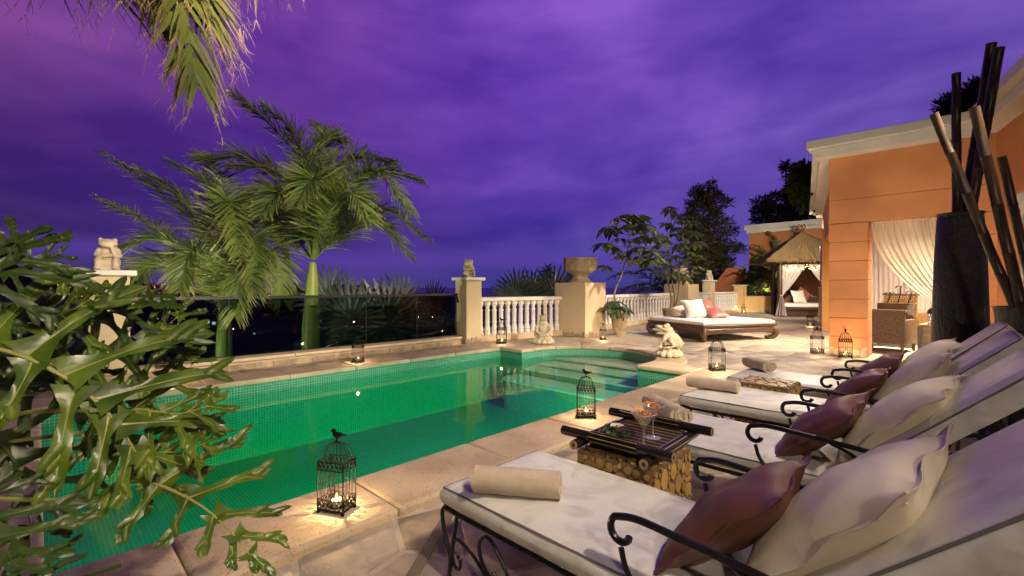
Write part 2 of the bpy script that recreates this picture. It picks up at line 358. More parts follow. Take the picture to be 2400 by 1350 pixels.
    def mesh(s, name, mats):
        me = bpy.data.meshes.new(name); me.from_pydata(s.v, [], s.f)
        for k in (mats if isinstance(mats, (list, tuple)) else [mats]): me.materials.append(MAT[k])
        if any(s.mi): me.polygons.foreach_set('material_index', s.mi)
        me.polygons.foreach_set('use_smooth', [s.sm]*len(s.f))
        if s.a:
            at_ = me.attributes.new('vein', 'FLOAT', 'POINT'); arr = [0.0]*len(s.v)
            for k, v in s.a.items(): arr[k] = v
            at_.data.foreach_set('value', arr)
        if s.uv:
            ul = me.uv_layers.new(name='UVMap')
            for fi, uvs in s.uv.items():
                for li, u in zip(me.polygons[fi].loop_indices, uvs): ul.data[li].uv = u
        if s.sm:
            try: me.set_sharp_from_angle(angle=R_(40))
            except Exception: pass
        me.update(); return me
    def build(s, name, mats, parent=None, world=False, loc=None):
        return link(name, s.mesh(name, mats), parent, world, loc)
def link(name, me, parent=None, world=False, loc=None):
    o = bpy.data.objects.new(name, me); COL.objects.link(o)
    if parent is not None:
        o.parent = parent
        if world:
            p, acc = parent, V((0, 0, 0))
            while p: acc += p.location; p = p.parent
            o.location = -acc
    if loc is not None: o.location = loc
    return o
def tag(o, label=None, cat=None, group=None, kind=None):
    if label: o['label'] = label
    if cat: o['category'] = cat
    if group: o['group'] = group
    if kind: o['kind'] = kind
    return o
def thing(name, label, cat, loc=(0, 0, 0), rz=0, group=None):
    o = bpy.data.objects.new(name, None); COL.objects.link(o); o.location = loc; o.rotation_euler = (0, 0, rz); o.empty_display_size = .1
    return tag(o, label, cat, group)
def copy_tree(o, parent=None):
    c = o.copy(); COL.objects.link(c); c.parent = parent
    for ch in o.children: copy_tree(ch, c)
    return c
def dup(o, loc, rz=0, label=None):
    c = copy_tree(o); c.location = loc; c.rotation_euler = (0, 0, rz)
    if label: c['label'] = label
    return c
def bez(a, b, c, n):
    a, b, c = V(a), V(b), V(c)
    return [a*(1-t)**2+b*2*t*(1-t)+c*t*t for t in [i/(n-1) for i in range(n)]]
def cat(pts, n):
    P = [V(p) for p in pts]; P = [P[0]*2-P[1]]+P+[P[-1]*2-P[-2]]; o = []
    for i in range(1, len(P)-2):
        for k in range(n):
            t = k/n; o.append(.5*((2*P[i])+(P[i+1]-P[i-1])*t+(2*P[i-1]-5*P[i]+4*P[i+1]-P[i+2])*t*t+(3*P[i]-P[i-1]-3*P[i+1]+P[i+2])*t**3))
    return o+[P[-2]]
def bevel_mesh(me, w, seg=2, ang=30):
    bm = bmesh.new(); bm.from_mesh(me)
    es = [e for e in bm.edges if len(e.link_faces) == 2 and e.calc_face_angle(0) > R_(ang)]
    bmesh.ops.bevel(bm, geom=es, offset=w, segments=seg, profile=.5, affect='EDGES', clamp_overlap=True)
    bm.to_mesh(me); bm.free(); return me
def voxel(me, size, smooth=3, dec=None):
    """fuse overlapping lumps of a carving into one skin"""
    o = bpy.data.objects.new('carving', me); COL.objects.link(o)
    r = o.modifiers.new('r', 'REMESH'); r.mode = 'VOXEL'; r.voxel_size = size; r.use_smooth_shade = True
    s_ = o.modifiers.new('s', 'SMOOTH'); s_.iterations = smooth; s_.factor = .5
    dg = bpy.context.evaluated_depsgraph_get(); m2 = bpy.data.meshes.new_from_object(o.evaluated_get(dg))
    bpy.data.objects.remove(o); m2.polygons.foreach_set('use_smooth', [True]*len(m2.polygons)); return m2
TZ = -.05     # terrace level; the pool coping is 0
# ================================================================== the land beyond
def struct(name, mb, m, **k): return tag(mb.build(name, m, **k), kind='structure')
b = MB(); b.sm = False
b.add([(-90000, -60000, -260), (60000, -60000, -260), (60000, 90000, -260), (-90000, 90000, -260)], [(0, 1, 2, 3)]); struct('sea', b, 'sea')
# the hillside falls away from the terrace wall to the town on the coast
def land(u, v):
    ang = R_(-8+128*u); r = 9.0*(1.0+v)**2 if False else 8.6+1.2*(math.exp(v*6.9)-1)*6.0
    a = YAW+R_(90)-ang
    # ang measured from the left edge of the view round to the right
    dl = R_(-62)+R_(104)*u
    dx = FW[0]*math.cos(dl)+RT[0]*math.sin(dl); dy = FW[1]*math.cos(dl)+RT[1]*math.sin(dl)
    x, y = dx*r, dy*r
    z = -1.6-.16*max(0, r-11) if r < 260 else -41-.008*(r-260)
    z += noise.noise(V((x*.02, y*.02, 0)))*min(r*.012, 9)
    if u > .50: z -= (u-.50)*min(r, 3000)*.75
    if r > 2500: z += 150*max(0, (.38-u))*(r-2500)/4000*(1+.5*noise.noise(V((x*.0006, y*.0006, 3))))
    return (x, y, z)
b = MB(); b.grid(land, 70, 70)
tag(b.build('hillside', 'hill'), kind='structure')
# ground under terrace and house
b = MB(); b.sm = False; b.add([(-8.6, -30, -2.2), (40, -30, -2.2), (40, 60, -2.2), (-8.6, 60, -2.2)], [(0, 1, 2, 3)]); struct('ground', b, 'hill')
b = MB()
def mtn(u, v):
    p = at(-260+900*u, 672, 9500+2500*v); h = 470*math.exp(-((u-.36)/.16)**2)+230*math.exp(-((u-.62)/.14)**2)+60*noise.noise(V((u*9, v*2, 0)))
    p.z = -120+max(0, h*math.sin(PI*min(v*1.0, 1))) ; return p
b.grid(mtn, 40, 10); tag(b.build('mountain', 'far_hill'), kind='structure')
rl = random.Random(11)
for nm, mk, n, xs, ys in (('town_red', 'town_red', 260, (60, 520), (655, 697)), ('town_amber', 'town_amber', 150, (60, 700), (664, 698)), ('town_white', 'town_white', 70, (560, 700), (676, 694))):
    b = MB(); b.sm = False
    for i in range(n):
        px = rl.uniform(*xs); py = ys[0]+(ys[1]-ys[0])*rl.random()**.8; d = rl.uniform(2200, 3200); p = at(px, py, d); s_ = d/1080*rl.uniform(.8, 2.1)
        b.box(p, (s_*.8, s_*.8, s_*.8))
    tag(b.build('town_lights', mk), 'tiny red street lights of the distant town' if nm == 'town_red' else 'tiny amber street lights of the distant town' if nm == 'town_amber' else 'tiny white street lights down by the coast', 'lights', kind='stuff')
# a lit villa down the slope, seen through the glass
vl = at(490, 752, 190)
t = thing('villa', 'small pale villa with lit windows down the dark slope', 'building', vl)
b = MB(); b.sm = False; b.box((0, 0, 0), (13, 9, 4.5), YAW); b.build('wall', 'concrete', t)
b = MB(); b.sm = False; b.box((0, 0, 2.55), (14, 10, .5), YAW); b.build('roof', 'concrete', t)
for k in range(5):
    b = MB(); b.sm = False; b.box((-5+2.5*k, 0, 0), (1.3, .3, 1.0), 0, Matrix.Rotation(YAW, 4, 'Z') @ Matrix.Translation((0, -4.6, -.6+(k % 2)*.5))); b.build('window', 'town_white', t)
for px, py, d in ((370, 747, 150), (402, 757, 150), (417, 759, 150), (596, 782, 120)):
    tag(MB().box(at(px, py, d), (.28, .28, .28)).build('garden_lamp', 'town_white'), 'small white garden lamp on the dark slope below the terrace', 'lamp', 'garden lamps on the slope')

# ================================================================== terrace
PX0, PX1, PY0, PY1 = -6.85, -2.82, 0.0, 6.7     # pool basin
AC, AR = (-4.97, 7.05), 1.27                    # roman end
CW = .55
b = MB(); b.sm = False; zb = TZ-.005
def sheet(x0, y0, x1, y1, z=zb): b.add([(x0, y0, z), (x1, y0, z), (x1, y1, z), (x0, y1, z)], [(0, 1, 2, 3)])
sheet(-2.5, -8, 9, 7.0); sheet(-8.3, -8, -7.15, 7.0); sheet(-7.15, -8, -2.5, -.3); sheet(-9.2, 8.55, 9, 30)
sheet(-8.9, 7.0, AC[0]-AR-.05, 8.55); sheet(AC[0]+AR+.05, 7.0, 9, 8.55)
n = 24; prev = None
for i in range(n+1):
    a = PI*i/n; x, y = AC[0]+(AR+.25)*math.cos(a), AC[1]+(AR+.25)*math.sin(a)
    x = max(min(x, AC[0]+AR+.05), AC[0]-AR-.05)
    if prev: b.add([(prev[0], prev[1], zb), (prev[0], 8.55, zb), (x, 8.55, zb), (x, y, zb)], [(0, 1, 2, 3)])
    prev = (x, y)
terrace = struct('terrace', b, 'mortar')
# skirts: the terrace's own retaining wall
b = MB(); b.sm = False; b.bbox((-8.62, -8, -2.3), (-8.25, 7, zb-.01)); b.bbox((-9.5, 7.0, -2.3), (-9.1, 30, zb-.01)); struct('retaining_wall', b, 'concrete')
# irregular flagstones
def hole(x, y, m_=0.0):
    if PX0-m_ < x < PX1+m_ and PY0-m_ < y < PY1+m_: return True
    return (x-AC[0])**2+(y-AC[1])**2 < (AR+m_)**2 or (abs(x-AC[0]) < AR+m_ and PY1-.1 < y < AC[1])
def clip(poly, px, py, nx, ny):
    o = []
    for i in range(len(poly)):
        a, c = poly[i], poly[(i+1) % len(poly)]
        da = (a[0]-px)*nx+(a[1]-py)*ny; dc = (c[0]-px)*nx+(c[1]-py)*ny
        if da <= 0: o.append(a)
        if (da < 0 < dc) or (dc < 0 < da): k = da/(da-dc); o.append((a[0]+(c[0]-a[0])*k, a[1]+(c[1]-a[1])*k))
    return o
rs = random.Random(3); S = .50; seeds = {}
X0, X1, Y0, Y1 = -8.9, 3.2, -2.2, 26
for i in range(int((X1-X0)/S)+1):
    for j in range(int((Y1-Y0)/S)+1):
        seeds[i, j] = (X0+S*(i+rs.uniform(.05, .95)), Y0+S*(j+rs.uniform(.05, .95)))
cells = []
for (i, j), (sx, sy) in seeds.items():
    if hole(sx, sy, .0): continue
    poly = [(sx-1, sy-1), (sx+1, sy-1), (sx+1, sy+1), (sx-1, sy+1)]
    for di in range(-3, 4):
        for dj in range(-3, 4):
            q = seeds.get((i+di, j+dj))
            if not q or (di == 0 and dj == 0): continue
            mx_, my_ = (sx+q[0])/2, (sy+q[1])/2; nx, ny = q[0]-sx, q[1]-sy; l = math.hypot(nx, ny); nx /= l; ny /= l
            poly = clip(poly, mx_-nx*.015, my_-ny*.015, nx, ny)
            if not poly: break
        if not poly: break
    if len(poly) < 3: continue
    q = []
    for x, y in poly:
        if hole(x, y, .18):
            for _ in range(40):
                if not hole(x, y, .18): break
                x += (sx-x)*.12 + (0 if not hole(sx, sy, .18) else (.03 if sx > -4.8 else -.03)); y += (sy-y)*.12
        q.append((x, y))
    if sx < -8.1 and sy < 7: continue
    if any(hole(x, y, .05) for x, y in q): continue
    cells.append((sx, sy, q))
def vis(c):
    x, y = c[0], c[1]; d = x*FW[0]+y*FW[1]; l = x*RT[0]+y*RT[1]
    if d < .6 or abs(l/d) > 1.25 or d*1.0 < 1.2: return -1
    return 1/d
cells.sort(key=vis, reverse=True)
rest = MB(); rest.sm = False
for k, (sx, sy, q) in enumerate(cells):
    h = rs.uniform(-.004, .004); q2 = [(x-sx, y-sy) for x, y in q]
    if k < 290: MB().prism(q2, -.05, h, .012, .006).build('flagstone', 'flag', terrace, loc=(sx, sy, TZ))
    else: rest.prism([(x, y) for x, y in q], TZ-.05, TZ+h)
tag(rest.build('flagstones', 'flag', terrace), kind='stuff')
# slanted expansion joint
b = MB(); a_, c_ = V((-2.22, 1.82, TZ+.006)), V((-1.45, .74, TZ+.006)); dv = (c_-a_).normalized(); sd = V((-dv.y, dv.x, 0))*.028
b.tube([a_, c_], .001, 3); b = MB(); b.sm = False
b.add([a_-sd, a_+sd, c_+sd, c_-sd, a_-sd+V((0, 0, .008)), a_+sd+V((0, 0, .008)), c_+sd+V((0, 0, .008)), c_-sd+V((0, 0, .008))], [(4, 5, 6, 7), (0, 1, 5, 4), (1, 2, 6, 5), (2, 3, 7, 6), (3, 0, 4, 7)])
b.build('expansion_joint', 'strip', terrace)

# ================================================================== pool
FL = -1.05
b = MB(); b.sm = False
def wall(p, q, z0=-.03, z1=FL, u0=0):
    l = math.hypot(q[0]-p[0], q[1]-p[1])
    b.quv([(p[0], p[1], z1), (q[0], q[1], z1), (q[0], q[1], z0), (p[0], p[1], z0)], [(u0, z1), (u0+l, z1), (u0+l, z0), (u0, z0)]); return u0+l
def floor(x0, y0, x1, y1, z): b.quv([(x0, y0, z), (x1, y0, z), (x1, y1, z), (x0, y1, z)], [(x0, y0), (x1, y0), (x1, y1), (x0, y1)])
wall((PX0, PY1), (PX0, PY0)); wall((PX0, PY0), (PX1, PY0)); wall((PX1, PY0), (PX1, PY1)); wall((PX1, PY1), (AC[0]+AR, PY1)); wall((AC[0]-AR, PY1), (PX0, PY1))
u = wall((AC[0]+AR, PY1), (AC[0]+AR, AC[1]))
n = 40
for i in range(n):
    a, c = PI*i/n, PI*(i+1)/n
    u = wall((AC[0]+AR*math.cos(a), AC[1]+AR*math.sin(a)), (AC[0]+AR*math.cos(c), AC[1]+AR*math.sin(c)), u0=u)
wall((AC[0]-AR, AC[1]), (AC[0]-AR, PY1), u0=u)
floor(PX0, PY0, PX1, PY1, FL); floor(AC[0]-AR, PY1, AC[0]+AR, AC[1]+AR, FL)
basin = struct('pool_basin', b, 'mosaic')
# steps across the roman end: pale treads on mosaic risers
def step(ye, z, x0=AC[0]-AR+.002, x1=AC[0]+AR-.002, yb=None, round_=False):
    o = MB(); o.sm = False; r = MB(); r.sm = False
    if round_:
        pts = [(x1, ye)]+[(x0+.28-.28*math.sin(PI/2*k/8), ye+.28-.28*math.cos(PI/2*k/8)) for k in range(9)]+[(x0, yb), (x1, yb)]
    else:
        pts = [(x1, ye), (x0, ye)]
        if ye > AC[1]:
            hw = math.sqrt(max(0, AR**2-(ye-AC[1])**2))-.002; pts = [(AC[0]+hw, ye), (AC[0]-hw, ye)]
        a0 = math.atan2(pts[1][1]-AC[1], pts[1][0]-AC[0]) if ye > AC[1] else PI
        a1 = PI-a0 if ye > AC[1] else 0
        for k in range(25): a = a0+(a1-a0)*k/24; pts.append((AC[0]+(AR-.002)*math.cos(a), AC[1]+(AR-.002)*math.sin(a)))
    o.prism(pts, z-.03, z); st = o.build('pool_step', 'step_stone', basin); bevel = None
    p, q = (pts[0][0], ye+.012), ((x0+.28 if round_ else pts[1][0]), ye+.012)
    ls = [p, q] if not round_ else [(x1, ye+.012)]+[(x+.012, y+.012) for x, y in pts[1:11]]
    for i in range(len(ls)-1):
        p, q = ls[i], ls[i+1]; l = math.hypot(q[0]-p[0], q[1]-p[1]); u0 = p[0]
        r.quv([(p[0], p[1], FL), (q[0], q[1], FL), (q[0], q[1], z-.03), (p[0], p[1], z-.03)], [(0, FL), (l, FL), (l, z-.03), (0, z-.03)])
    r.build('step_riser', 'mosaic', basin)
step(7.60, -.245); step(7.16, -.31); step(6.78, -.385); step(6.10, -.49, -6.35, PX1-.004, PY1-.003, True)
b = MB(); b.sm = False
pts = [(PX0-.04, PY0-.04), (PX1+.04, PY0-.04), (PX1+.04, PY1+.04), (AC[0]+AR+.04, PY1+.04)]+[(AC[0]+(AR+.04)*math.cos(PI*i/30), AC[1]+(AR+.04)*math.sin(PI*i/30)) for i in range(31)]+[(AC[0]-AR-.04, PY1+.04), (PX0-.04, PY1+.04)]
b.prism(pts, FL-.1, -.20); struct('pool_water', b, 'water')
# underwater lamps
rot = Matrix.Rotation(R_(-90), 4, 'Y')
for ly, lb in ((1.2, 'round underwater lamp in the pool wall near the first lantern'), (3.2, 'round underwater lamp in the pool wall below the second lantern'), (5.2, 'round underwater lamp in the pool wall near the steps')):
    t = thing('pool_lamp', lb, 'lamp', (PX1-.004, ly, -.42))
    MB().lathe([(.12, 0), (.12, .015), (.10, .02)], 20, rot).build('ring', 'white', t); MB().lathe([(.09, .012), (.06, .03), (.001, .034)], 20, rot).build('lens', 'lens', t)
    spot('pool_light', (PX1-.09, ly, -.40), (-3.6, ly+.1, -1.05), 400, 136, 1, .14, (.80, 1, .92)).visible_glossy = False

# coping slabs
coping = thing('pool_coping', None, None); tag(coping, kind='structure')
rc = random.Random(5)
def slab(poly):
    cx = sum(p[0] for p in poly)/len(poly); cy = sum(p[1] for p in poly)/len(poly)
    mb = MB(); mb.prism([(x-cx, y-cy) for x, y in poly], -.075, 0); me = mb.mesh('coping_slab', 'coping'); bevel_mesh(me, .022, 3, 45)
    link('coping_slab', me, coping, loc=(cx, cy, rc.uniform(-.0015, .0015)))
G = .0022; OV = .02
y = -.515
xa, xb = PX1-OV, PX1+CW
ys = [-.53, .46, 1.425, 2.40, 3.37, 4.34, 5.31, 6.28, 6.70+CW]
for k in range(len(ys)-1):
    y0, y1 = ys[k]+G, ys[k+1]-G
    if k == len(ys)-2: slab([(xa, y0), (xb, y0), (xb, y1), (xa+.0, y1), (xa, y0+.42)])
    else: slab([(xa, y0), (xb, y0), (xb, y1), (xa, y1)])
xa, xb = PX0-CW, PX0+OV
ys = [-.53, .5, 1.5, 2.5, 3.5, 4.5, 5.5, 6.70-OV+.0]
for k in range(len(ys)-1): slab([(xa, ys[k]+G), (xb, ys[k]+G), (xb, ys[k+1]-G), (xa, ys[k+1]-G)])
xs = [PX0+OV, -5.8, -4.8, -3.8, PX1-OV]
for k in range(4): slab([(xs[k]+G, -.53), (xs[k+1]-G, -.53), (xs[k+1]-G, OV), (xs[k]+G, OV)])
slab([(PX0-CW, PY1-OV+G), (AC[0]-AR+OV, PY1-OV+G), (AC[0]-AR+OV, AC[1]-G), (AC[0]-AR-CW, AC[1]-G), (AC[0]-AR-CW, PY1+CW), (PX0-CW, PY1+CW)][:6])
slab([(AC[0]+AR-OV, PY1-OV), (PX1-OV-G, PY1-OV), (PX1-OV-G, PY1+CW), (AC[0]+AR+CW, PY1+CW), (AC[0]+AR+CW, AC[1]-G), (AC[0]+AR-OV, AC[1]-G)])
ns = 7
for k in range(ns):
    a, c = PI*k/ns+.003, PI*(k+1)/ns-.003; r0, r1 = AR-OV, AR+CW*.9
    slab([(AC[0]+r1*math.cos(a+(c-a)*i/6), AC[1]+r1*math.sin(a+(c-a)*i/6)) for i in range(7)]+[(AC[0]+r0*math.cos(c+(a-c)*i/6), AC[1]+r0*math.sin(c+(a-c)*i/6)) for i in range(7)])

# ================================================================== low curb and glass screen
cb = thing('low_curb_wall', 'low stone-clad curb wall with cream cap under the glass screen', 'wall', (-8.2, 3.6, TZ))
MB().box((0, 0, .05), (.33, 6.0, .17)).build('core', 'mortar', cb)
y = .62; k = 0
while y < 6.55:
    l = rc.uniform(.22, .42); l = min(l, 6.62-y); h = rc.uniform(.085, .095)
    if l > .05:
        mb = MB(); mb.box((0, 0, 0), (.02+rc.uniform(0, .006), l-.008, h)); me = bevel_mesh(mb.mesh('cladding_stone', 'curb_stone'), .004, 1)
        link('cladding_stone', me, cb, loc=(.17, y+l/2-3.6, .047))
    y += l
for k in range(5):
    y0, y1 = .60+k*1.205, .60+(k+1)*1.205
    mb = MB(); mb.box((0, 0, 0), (.40, y1-y0-.004, .055)); link('cap_stone', bevel_mesh(mb.mesh('cap_stone', 'curb_cap'), .012, 2), cb, loc=(.012, (y0+y1)/2-3.6, .158))
gs = thing('glass_screen', 'frameless smoked glass screen with black handrail along the terrace edge', 'glass screen', (-8.27, 3.6, .14))
gy = [.93, 2.10, 3.27, 4.44, 5.61, 6.70]
for k in range(5):
    mb = MB(); mb.sm = False; mb.box((0, (gy[k]+gy[k+1])/2-3.6, .46), (.012, gy[k+1]-gy[k]-.014, .92)); mb.build('glass_panel', 'smoked_glass', gs)
mb = MB(); mb.sm = False; mb.box((0, 3.80-3.6, .935), (.055, 5.80, .045)); mb.build('handrail', 'rail', gs)
MB().tube([(.02, 6.66-3.6, .92), (.02, 6.72-3.6, .74)], .022, 4).build('rail_bracket', 'rail', gs)
for k in range(1, 5):
    mb = MB(); mb.sm = False; mb.box((0, gy[k]-3.6, .46), (.020, .010, .90)); mb.build('panel_joint', 'rail', gs)

# ================================================================== pillars and balustrades
def pillar(loc, sx, sy, top, label, cap=True, rz=0, base='cream', stone=True, cw=.07, ch=.075):
    t = thing('pillar', label, 'pillar', (loc[0], loc[1], TZ), rz)
    h = top-TZ-(ch if cap else 0)
    mb = MB(); mb.sm = False; mb.box((0, 0, h/2), (sx, sy, h)); link('shaft', bevel_mesh(mb.mesh('shaft', base), .008, 2), t)
    if cap:
        mb = MB(); mb.box((0, 0, h+ch/2), (sx+2*cw, sy+2*cw, ch)); link('cap', bevel_mesh(mb.mesh('cap', 'white'), .02, 3), t)
    if stone:   # rough stone skirting at the foot
        rr = random.Random(int(loc[1]*100))
        for (ox, oy, ax, ln) in ((0, -sy/2, 0, sx), (sx/2, 0, 1, sy)):
            n_ = max(3, int(ln/.11)); q = -ln/2
            for i in range(n_):
                l = ln/n_; h_ = rr.uniform(.10, .19)*(1 if i % 3 else .8)
                poly = [(-l/2+.006, 0), (l/2-.006, 0), (l/2-.012, h_*rr.uniform(.6, .9)), (rr.uniform(-.2, .2)*l, h_), (-l/2+.012, h_*rr.uniform(.6, .9))]
                T = Matrix.Translation((ox+(q+l/2 if ax == 0 else 0), oy+(q+l/2 if ax == 1 else 0), .002)) @ Matrix.Rotation(R_(90) if ax else 0, 4, 'Z') @ Matrix.Rotation(R_(90), 4, 'X')
                mb = MB(); mb.sm = False; mb.prism(poly, -.002, rr.uniform(.012, .018), .01, .006, T); mb.build('skirting_stone', 'curb_stone', t); q += l
    return t
pillar((-8.27, .66), .42, .42, 1.47, 'cream pillar with white cap beside the philodendron leaves', stone=False)
pillar((-8.22, 7.0), .40, .46, 1.47, 'cream pillar with white cap between glass screen and balustrade')
pillar((-7.36, 10.22), 1.0, .95, 1.36, 'broad cream pillar carrying the large octagonal stone urn', cap=False)
pillar((-8.1, 18.2), 1.0, 1.0, 1.36, 'broad cream pillar behind the farther potted tree', cap=False, stone=False)
pillar((-8.32, 21.6), .42, .42, 1.56, 'narrow cream pillar with white cap near the orange slanted wall', stone=False)
pillar((-8.05, 25.0), .45, .5, 1.35, 'cream end pillar where the balustrade meets the planter wall', cap=True, base='yellow', ch=.05, stone=False)

def baluster_mesh():
    # square-footed, slim waisted turned spindle
    pr = [(.050, 0), (.050, .06), (.040, .075), (.050, .10), (.044, .16), (.035, .21), (.031, .27), (.040, .285), (.040, .30), (.034, .31), (.034, .56), (.040, .57), (.040, .59), (.030, .61), (.027, .64), (.036, .69), (.050, .73), (.050, .80)]
    mb = MB(); mb.sm = False
    for seg_ in ((0, 8), (8, 12), (12, 18)): pass
    mb.lathe([(r*1.62, z) for r, z in pr], 8, Matrix.Rotation(R_(22.5), 4, 'Z')); return mb.mesh('baluster', 'white')
BAL = baluster_mesh()
def balustrade(p, q, n, label):
    p, q = V((p[0], p[1], TZ)), V((q[0], q[1], TZ)); d = q-p; ln = d.length; ang = math.atan2(d.y, d.x)
    t = thing('balustrade', label, 'balustrade', (p+q)/2, ang)
    mb = MB(); mb.box((0, 0, .075), (ln, .30, .15)); link('plinth', bevel_mesh(mb.mesh('plinth', 'curb_cap'), .012, 2), t)
    for k in range(n): link('baluster', BAL, t, loc=(-ln/2+(k+.5)*ln/n, 0, .15))
    mb = MB(); mb.box((0, 0, 1.0), (ln, .26, .10)); link('rail', bevel_mesh(mb.mesh('rail', 'white'), .025, 3), t)
balustrade((-8.20, 7.235), (-7.70, 9.74), 13, 'white spindle balustrade behind the seated frog by the pool')
balustrade((-7.72, 10.70), (-8.36, 17.69), 26, 'white spindle balustrade behind the low daybed and potted tree')
balustrade((-8.25, 18.71), (-8.30, 21.38), 11, 'short white balustrade beside the broad pillar behind the farther potted tree')
balustrade((-8.30, 21.82), (-8.12, 24.74), 12, 'short white balustrade ending at the planter wall')

# ================================================================== urns
def urn(loc, label, s=1, rz=0):
    t = thing('stone_urn', label, 'urn', loc, rz)
    T = Matrix.Scale(s, 4)
    mb = MB(); mb.sm = False
    mb.lathe([(.30, 0), (.30, .05), (.26, .07), (.26, .10), (.22, .13), (.20, .19), (.24, .215), (.25, .24), (.34, .275), (.425, .33), (.46, .40)], 8, T @ Matrix.Rotation(R_(22.5), 4, 'Z')); mb.build('bowl', 'urn', t)
    mb = MB(); mb.sm = False
    mb.lathe([(.455, .402), (.455, .62), (.475, .622), (.475, .66), (.42, .66), (.40, .50)], 8, T @ Matrix.Rotation(R_(22.5), 4, 'Z')); mb.build('rim_band', 'urn', t)
    mb = MB()
    for k in range(8):   # woven lattice in relief on each facet
        Tk = T @ Matrix.Rotation(R_(45*k+45), 4, 'Z') @ Matrix.Translation((.455*math.cos(R_(22.5)), 0, .51))
        w_ = .155
        for i in range(-6, 7):
            for sg in (1, -1):
                y0, z0, y1, z1 = i*.05, -.095, i*.05+sg*.19, .095
                # clip to facet
                def cl(y0, z0, y1, z1):
                    ts = [0, 1]
                    for lim, s0 in ((w_, 1), (-w_, -1)):
                        a0, a1 = s0*(y0-lim), s0*(y1-lim)
                        if a0 > 0 and a1 > 0: return None
                        if a0*a1 < 0:
                            k_ = a0/(a0-a1)
                            if a0 > 0: ts[0] = max(ts[0], k_)
                            else: ts[1] = min(ts[1], k_)
                    return ts if ts[1]-ts[0] > .05 else None
                ts = cl(y0, z0, y1, z1)
                if ts: mb.tube([(.002, y0+(y1-y0)*q, z0+(z1-z0)*q) for q in ts], .0115, 4, Tk)
    tag(mb.build('lattice', 'urn', t), kind='stuff')
urn((-7.36, 10.22, 1.362), 'large octagonal stone urn with lattice band on the broad pillar by the pool steps')
urn((-8.1, 18.2, 1.362), 'octagonal stone urn with yellow spiky plant on the far broad pillar', .95)
# ================================================================== vegetation
def frond_mesh(mb, pts, n, ln, w, droop=.5, ang=62, rseed=0, rach=.02, start=.16, fray=0, plum=30, skirt=1.0):
    """a feather frond along pts: rachis, then paired leaflets that hang and taper"""
    r = random.Random(rseed); P = [V(p) for p in pts]; m_ = len(P)
    mb.tube(P, [rach*(1-.85*i/(m_-1)) for i in range(m_)], 5, cap=False); 
    def samp(t):
        f = t*(m_-1); i = min(int(f), m_-2); k = f-i; return P[i].lerp(P[i+1], k), (P[i+1]-P[i]).normalized()
    L_ = sum((P[i+1]-P[i]).length for i in range(m_-1))
    for q in range(n):
        t = start+(1-start)*(q+r.random()*.5)/n; p, tg = samp(min(t, .999))
        sd = tg.cross(V((0, 0, 1))); sd = sd.normalized() if sd.length > .05 else tg.orthogonal().normalized()
        up = sd.cross(tg).normalized()
        prof = (.55+.45*math.sin(PI*min(1, (t-start)/(1-start)*1.25+.12)))*(1 if t < .8 else 1-(t-.8)*2.2)
        for s_ in (-1, 1):
            a = R_(ang*(1-.45*t)+r.uniform(-8, 8)); e = R_(r.uniform(-plum, plum))
            dv = (sd*s_*math.sin(a)*math.cos(e)+tg*math.cos(a)+up*(math.sin(e)*math.sin(a)+.22)).normalized()
            l = ln*prof*r.uniform(.82, 1.1); ww = w*r.uniform(.75, 1.15); g = droop*l*r.uniform(.6, 1.3)*skirt
            wd = dv.cross(up); wd = wd.normalized() if wd.length > .05 else tg
            wd = (wd*.8+up*r.uniform(-.7, .7)).normalized()
            ps = [p+dv*l*k-V((0, 0, 1))*g*k*k for k in (0, .33, .68, 1)]
            n0 = mb.add([ps[0]-wd*ww*.3, ps[0]+wd*ww*.3, ps[1]-wd*ww*.5, ps[1]+wd*ww*.5, ps[2]-wd*ww*.36, ps[2]+wd*ww*.36, ps[3]], [(0, 1, 3, 2), (2, 3, 5, 4), (4, 5, 6)])
            mb.a[n0+6] = r.uniform(.1, .8); mb.a[n0+4] = mb.a[n0+5] = r.uniform(0, .12)
            for _ in range(fray):     # dry split ends
                e0 = ps[3] if r.random() < .6 else ps[2]; dd = V((r.uniform(-1, 1), r.uniform(-1, 1), -1.6+r.uniform(-.6, .8)))*l*.16
                k1 = e0+dd*.6+V((r.uniform(-1, 1), r.uniform(-1, 1), 0))*l*.03
                n1 = mb.add([e0-wd*.0015, e0+wd*.0015, k1+wd*.0013, k1-wd*.0013, k1+dd*.6+V((r.uniform(-1, 1), r.uniform(-1, 1), r.uniform(0, .8)))*l*.06], [(0, 1, 2, 3), (3, 2, 4)])
                for z_ in range(5): mb.a[n1+z_] = 1
    return mb
def palm(name, label, base, trunk_pts, radii, fronds, n, ln, w, lm='frond', trunk_m='palm_trunk', droop=.55, fray=0, rach=.024, start=.16, seed=1):
    t = thing(name, label, 'palm', base)
    if trunk_pts: MB().tube(trunk_pts, radii, 14).build('trunk', trunk_m, t, True)
    for k, f in enumerate(fronds):
        pts = bez(f[0], f[1], f[2], 12) if len(f) == 3 else cat(f, 5)
        mb = MB(); mb.sm = False; frond_mesh(mb, pts, n, ln, w, droop, rseed=seed*50+k, fray=fray, rach=rach, start=start); mb.build('frond', lm, t, True)
    return t
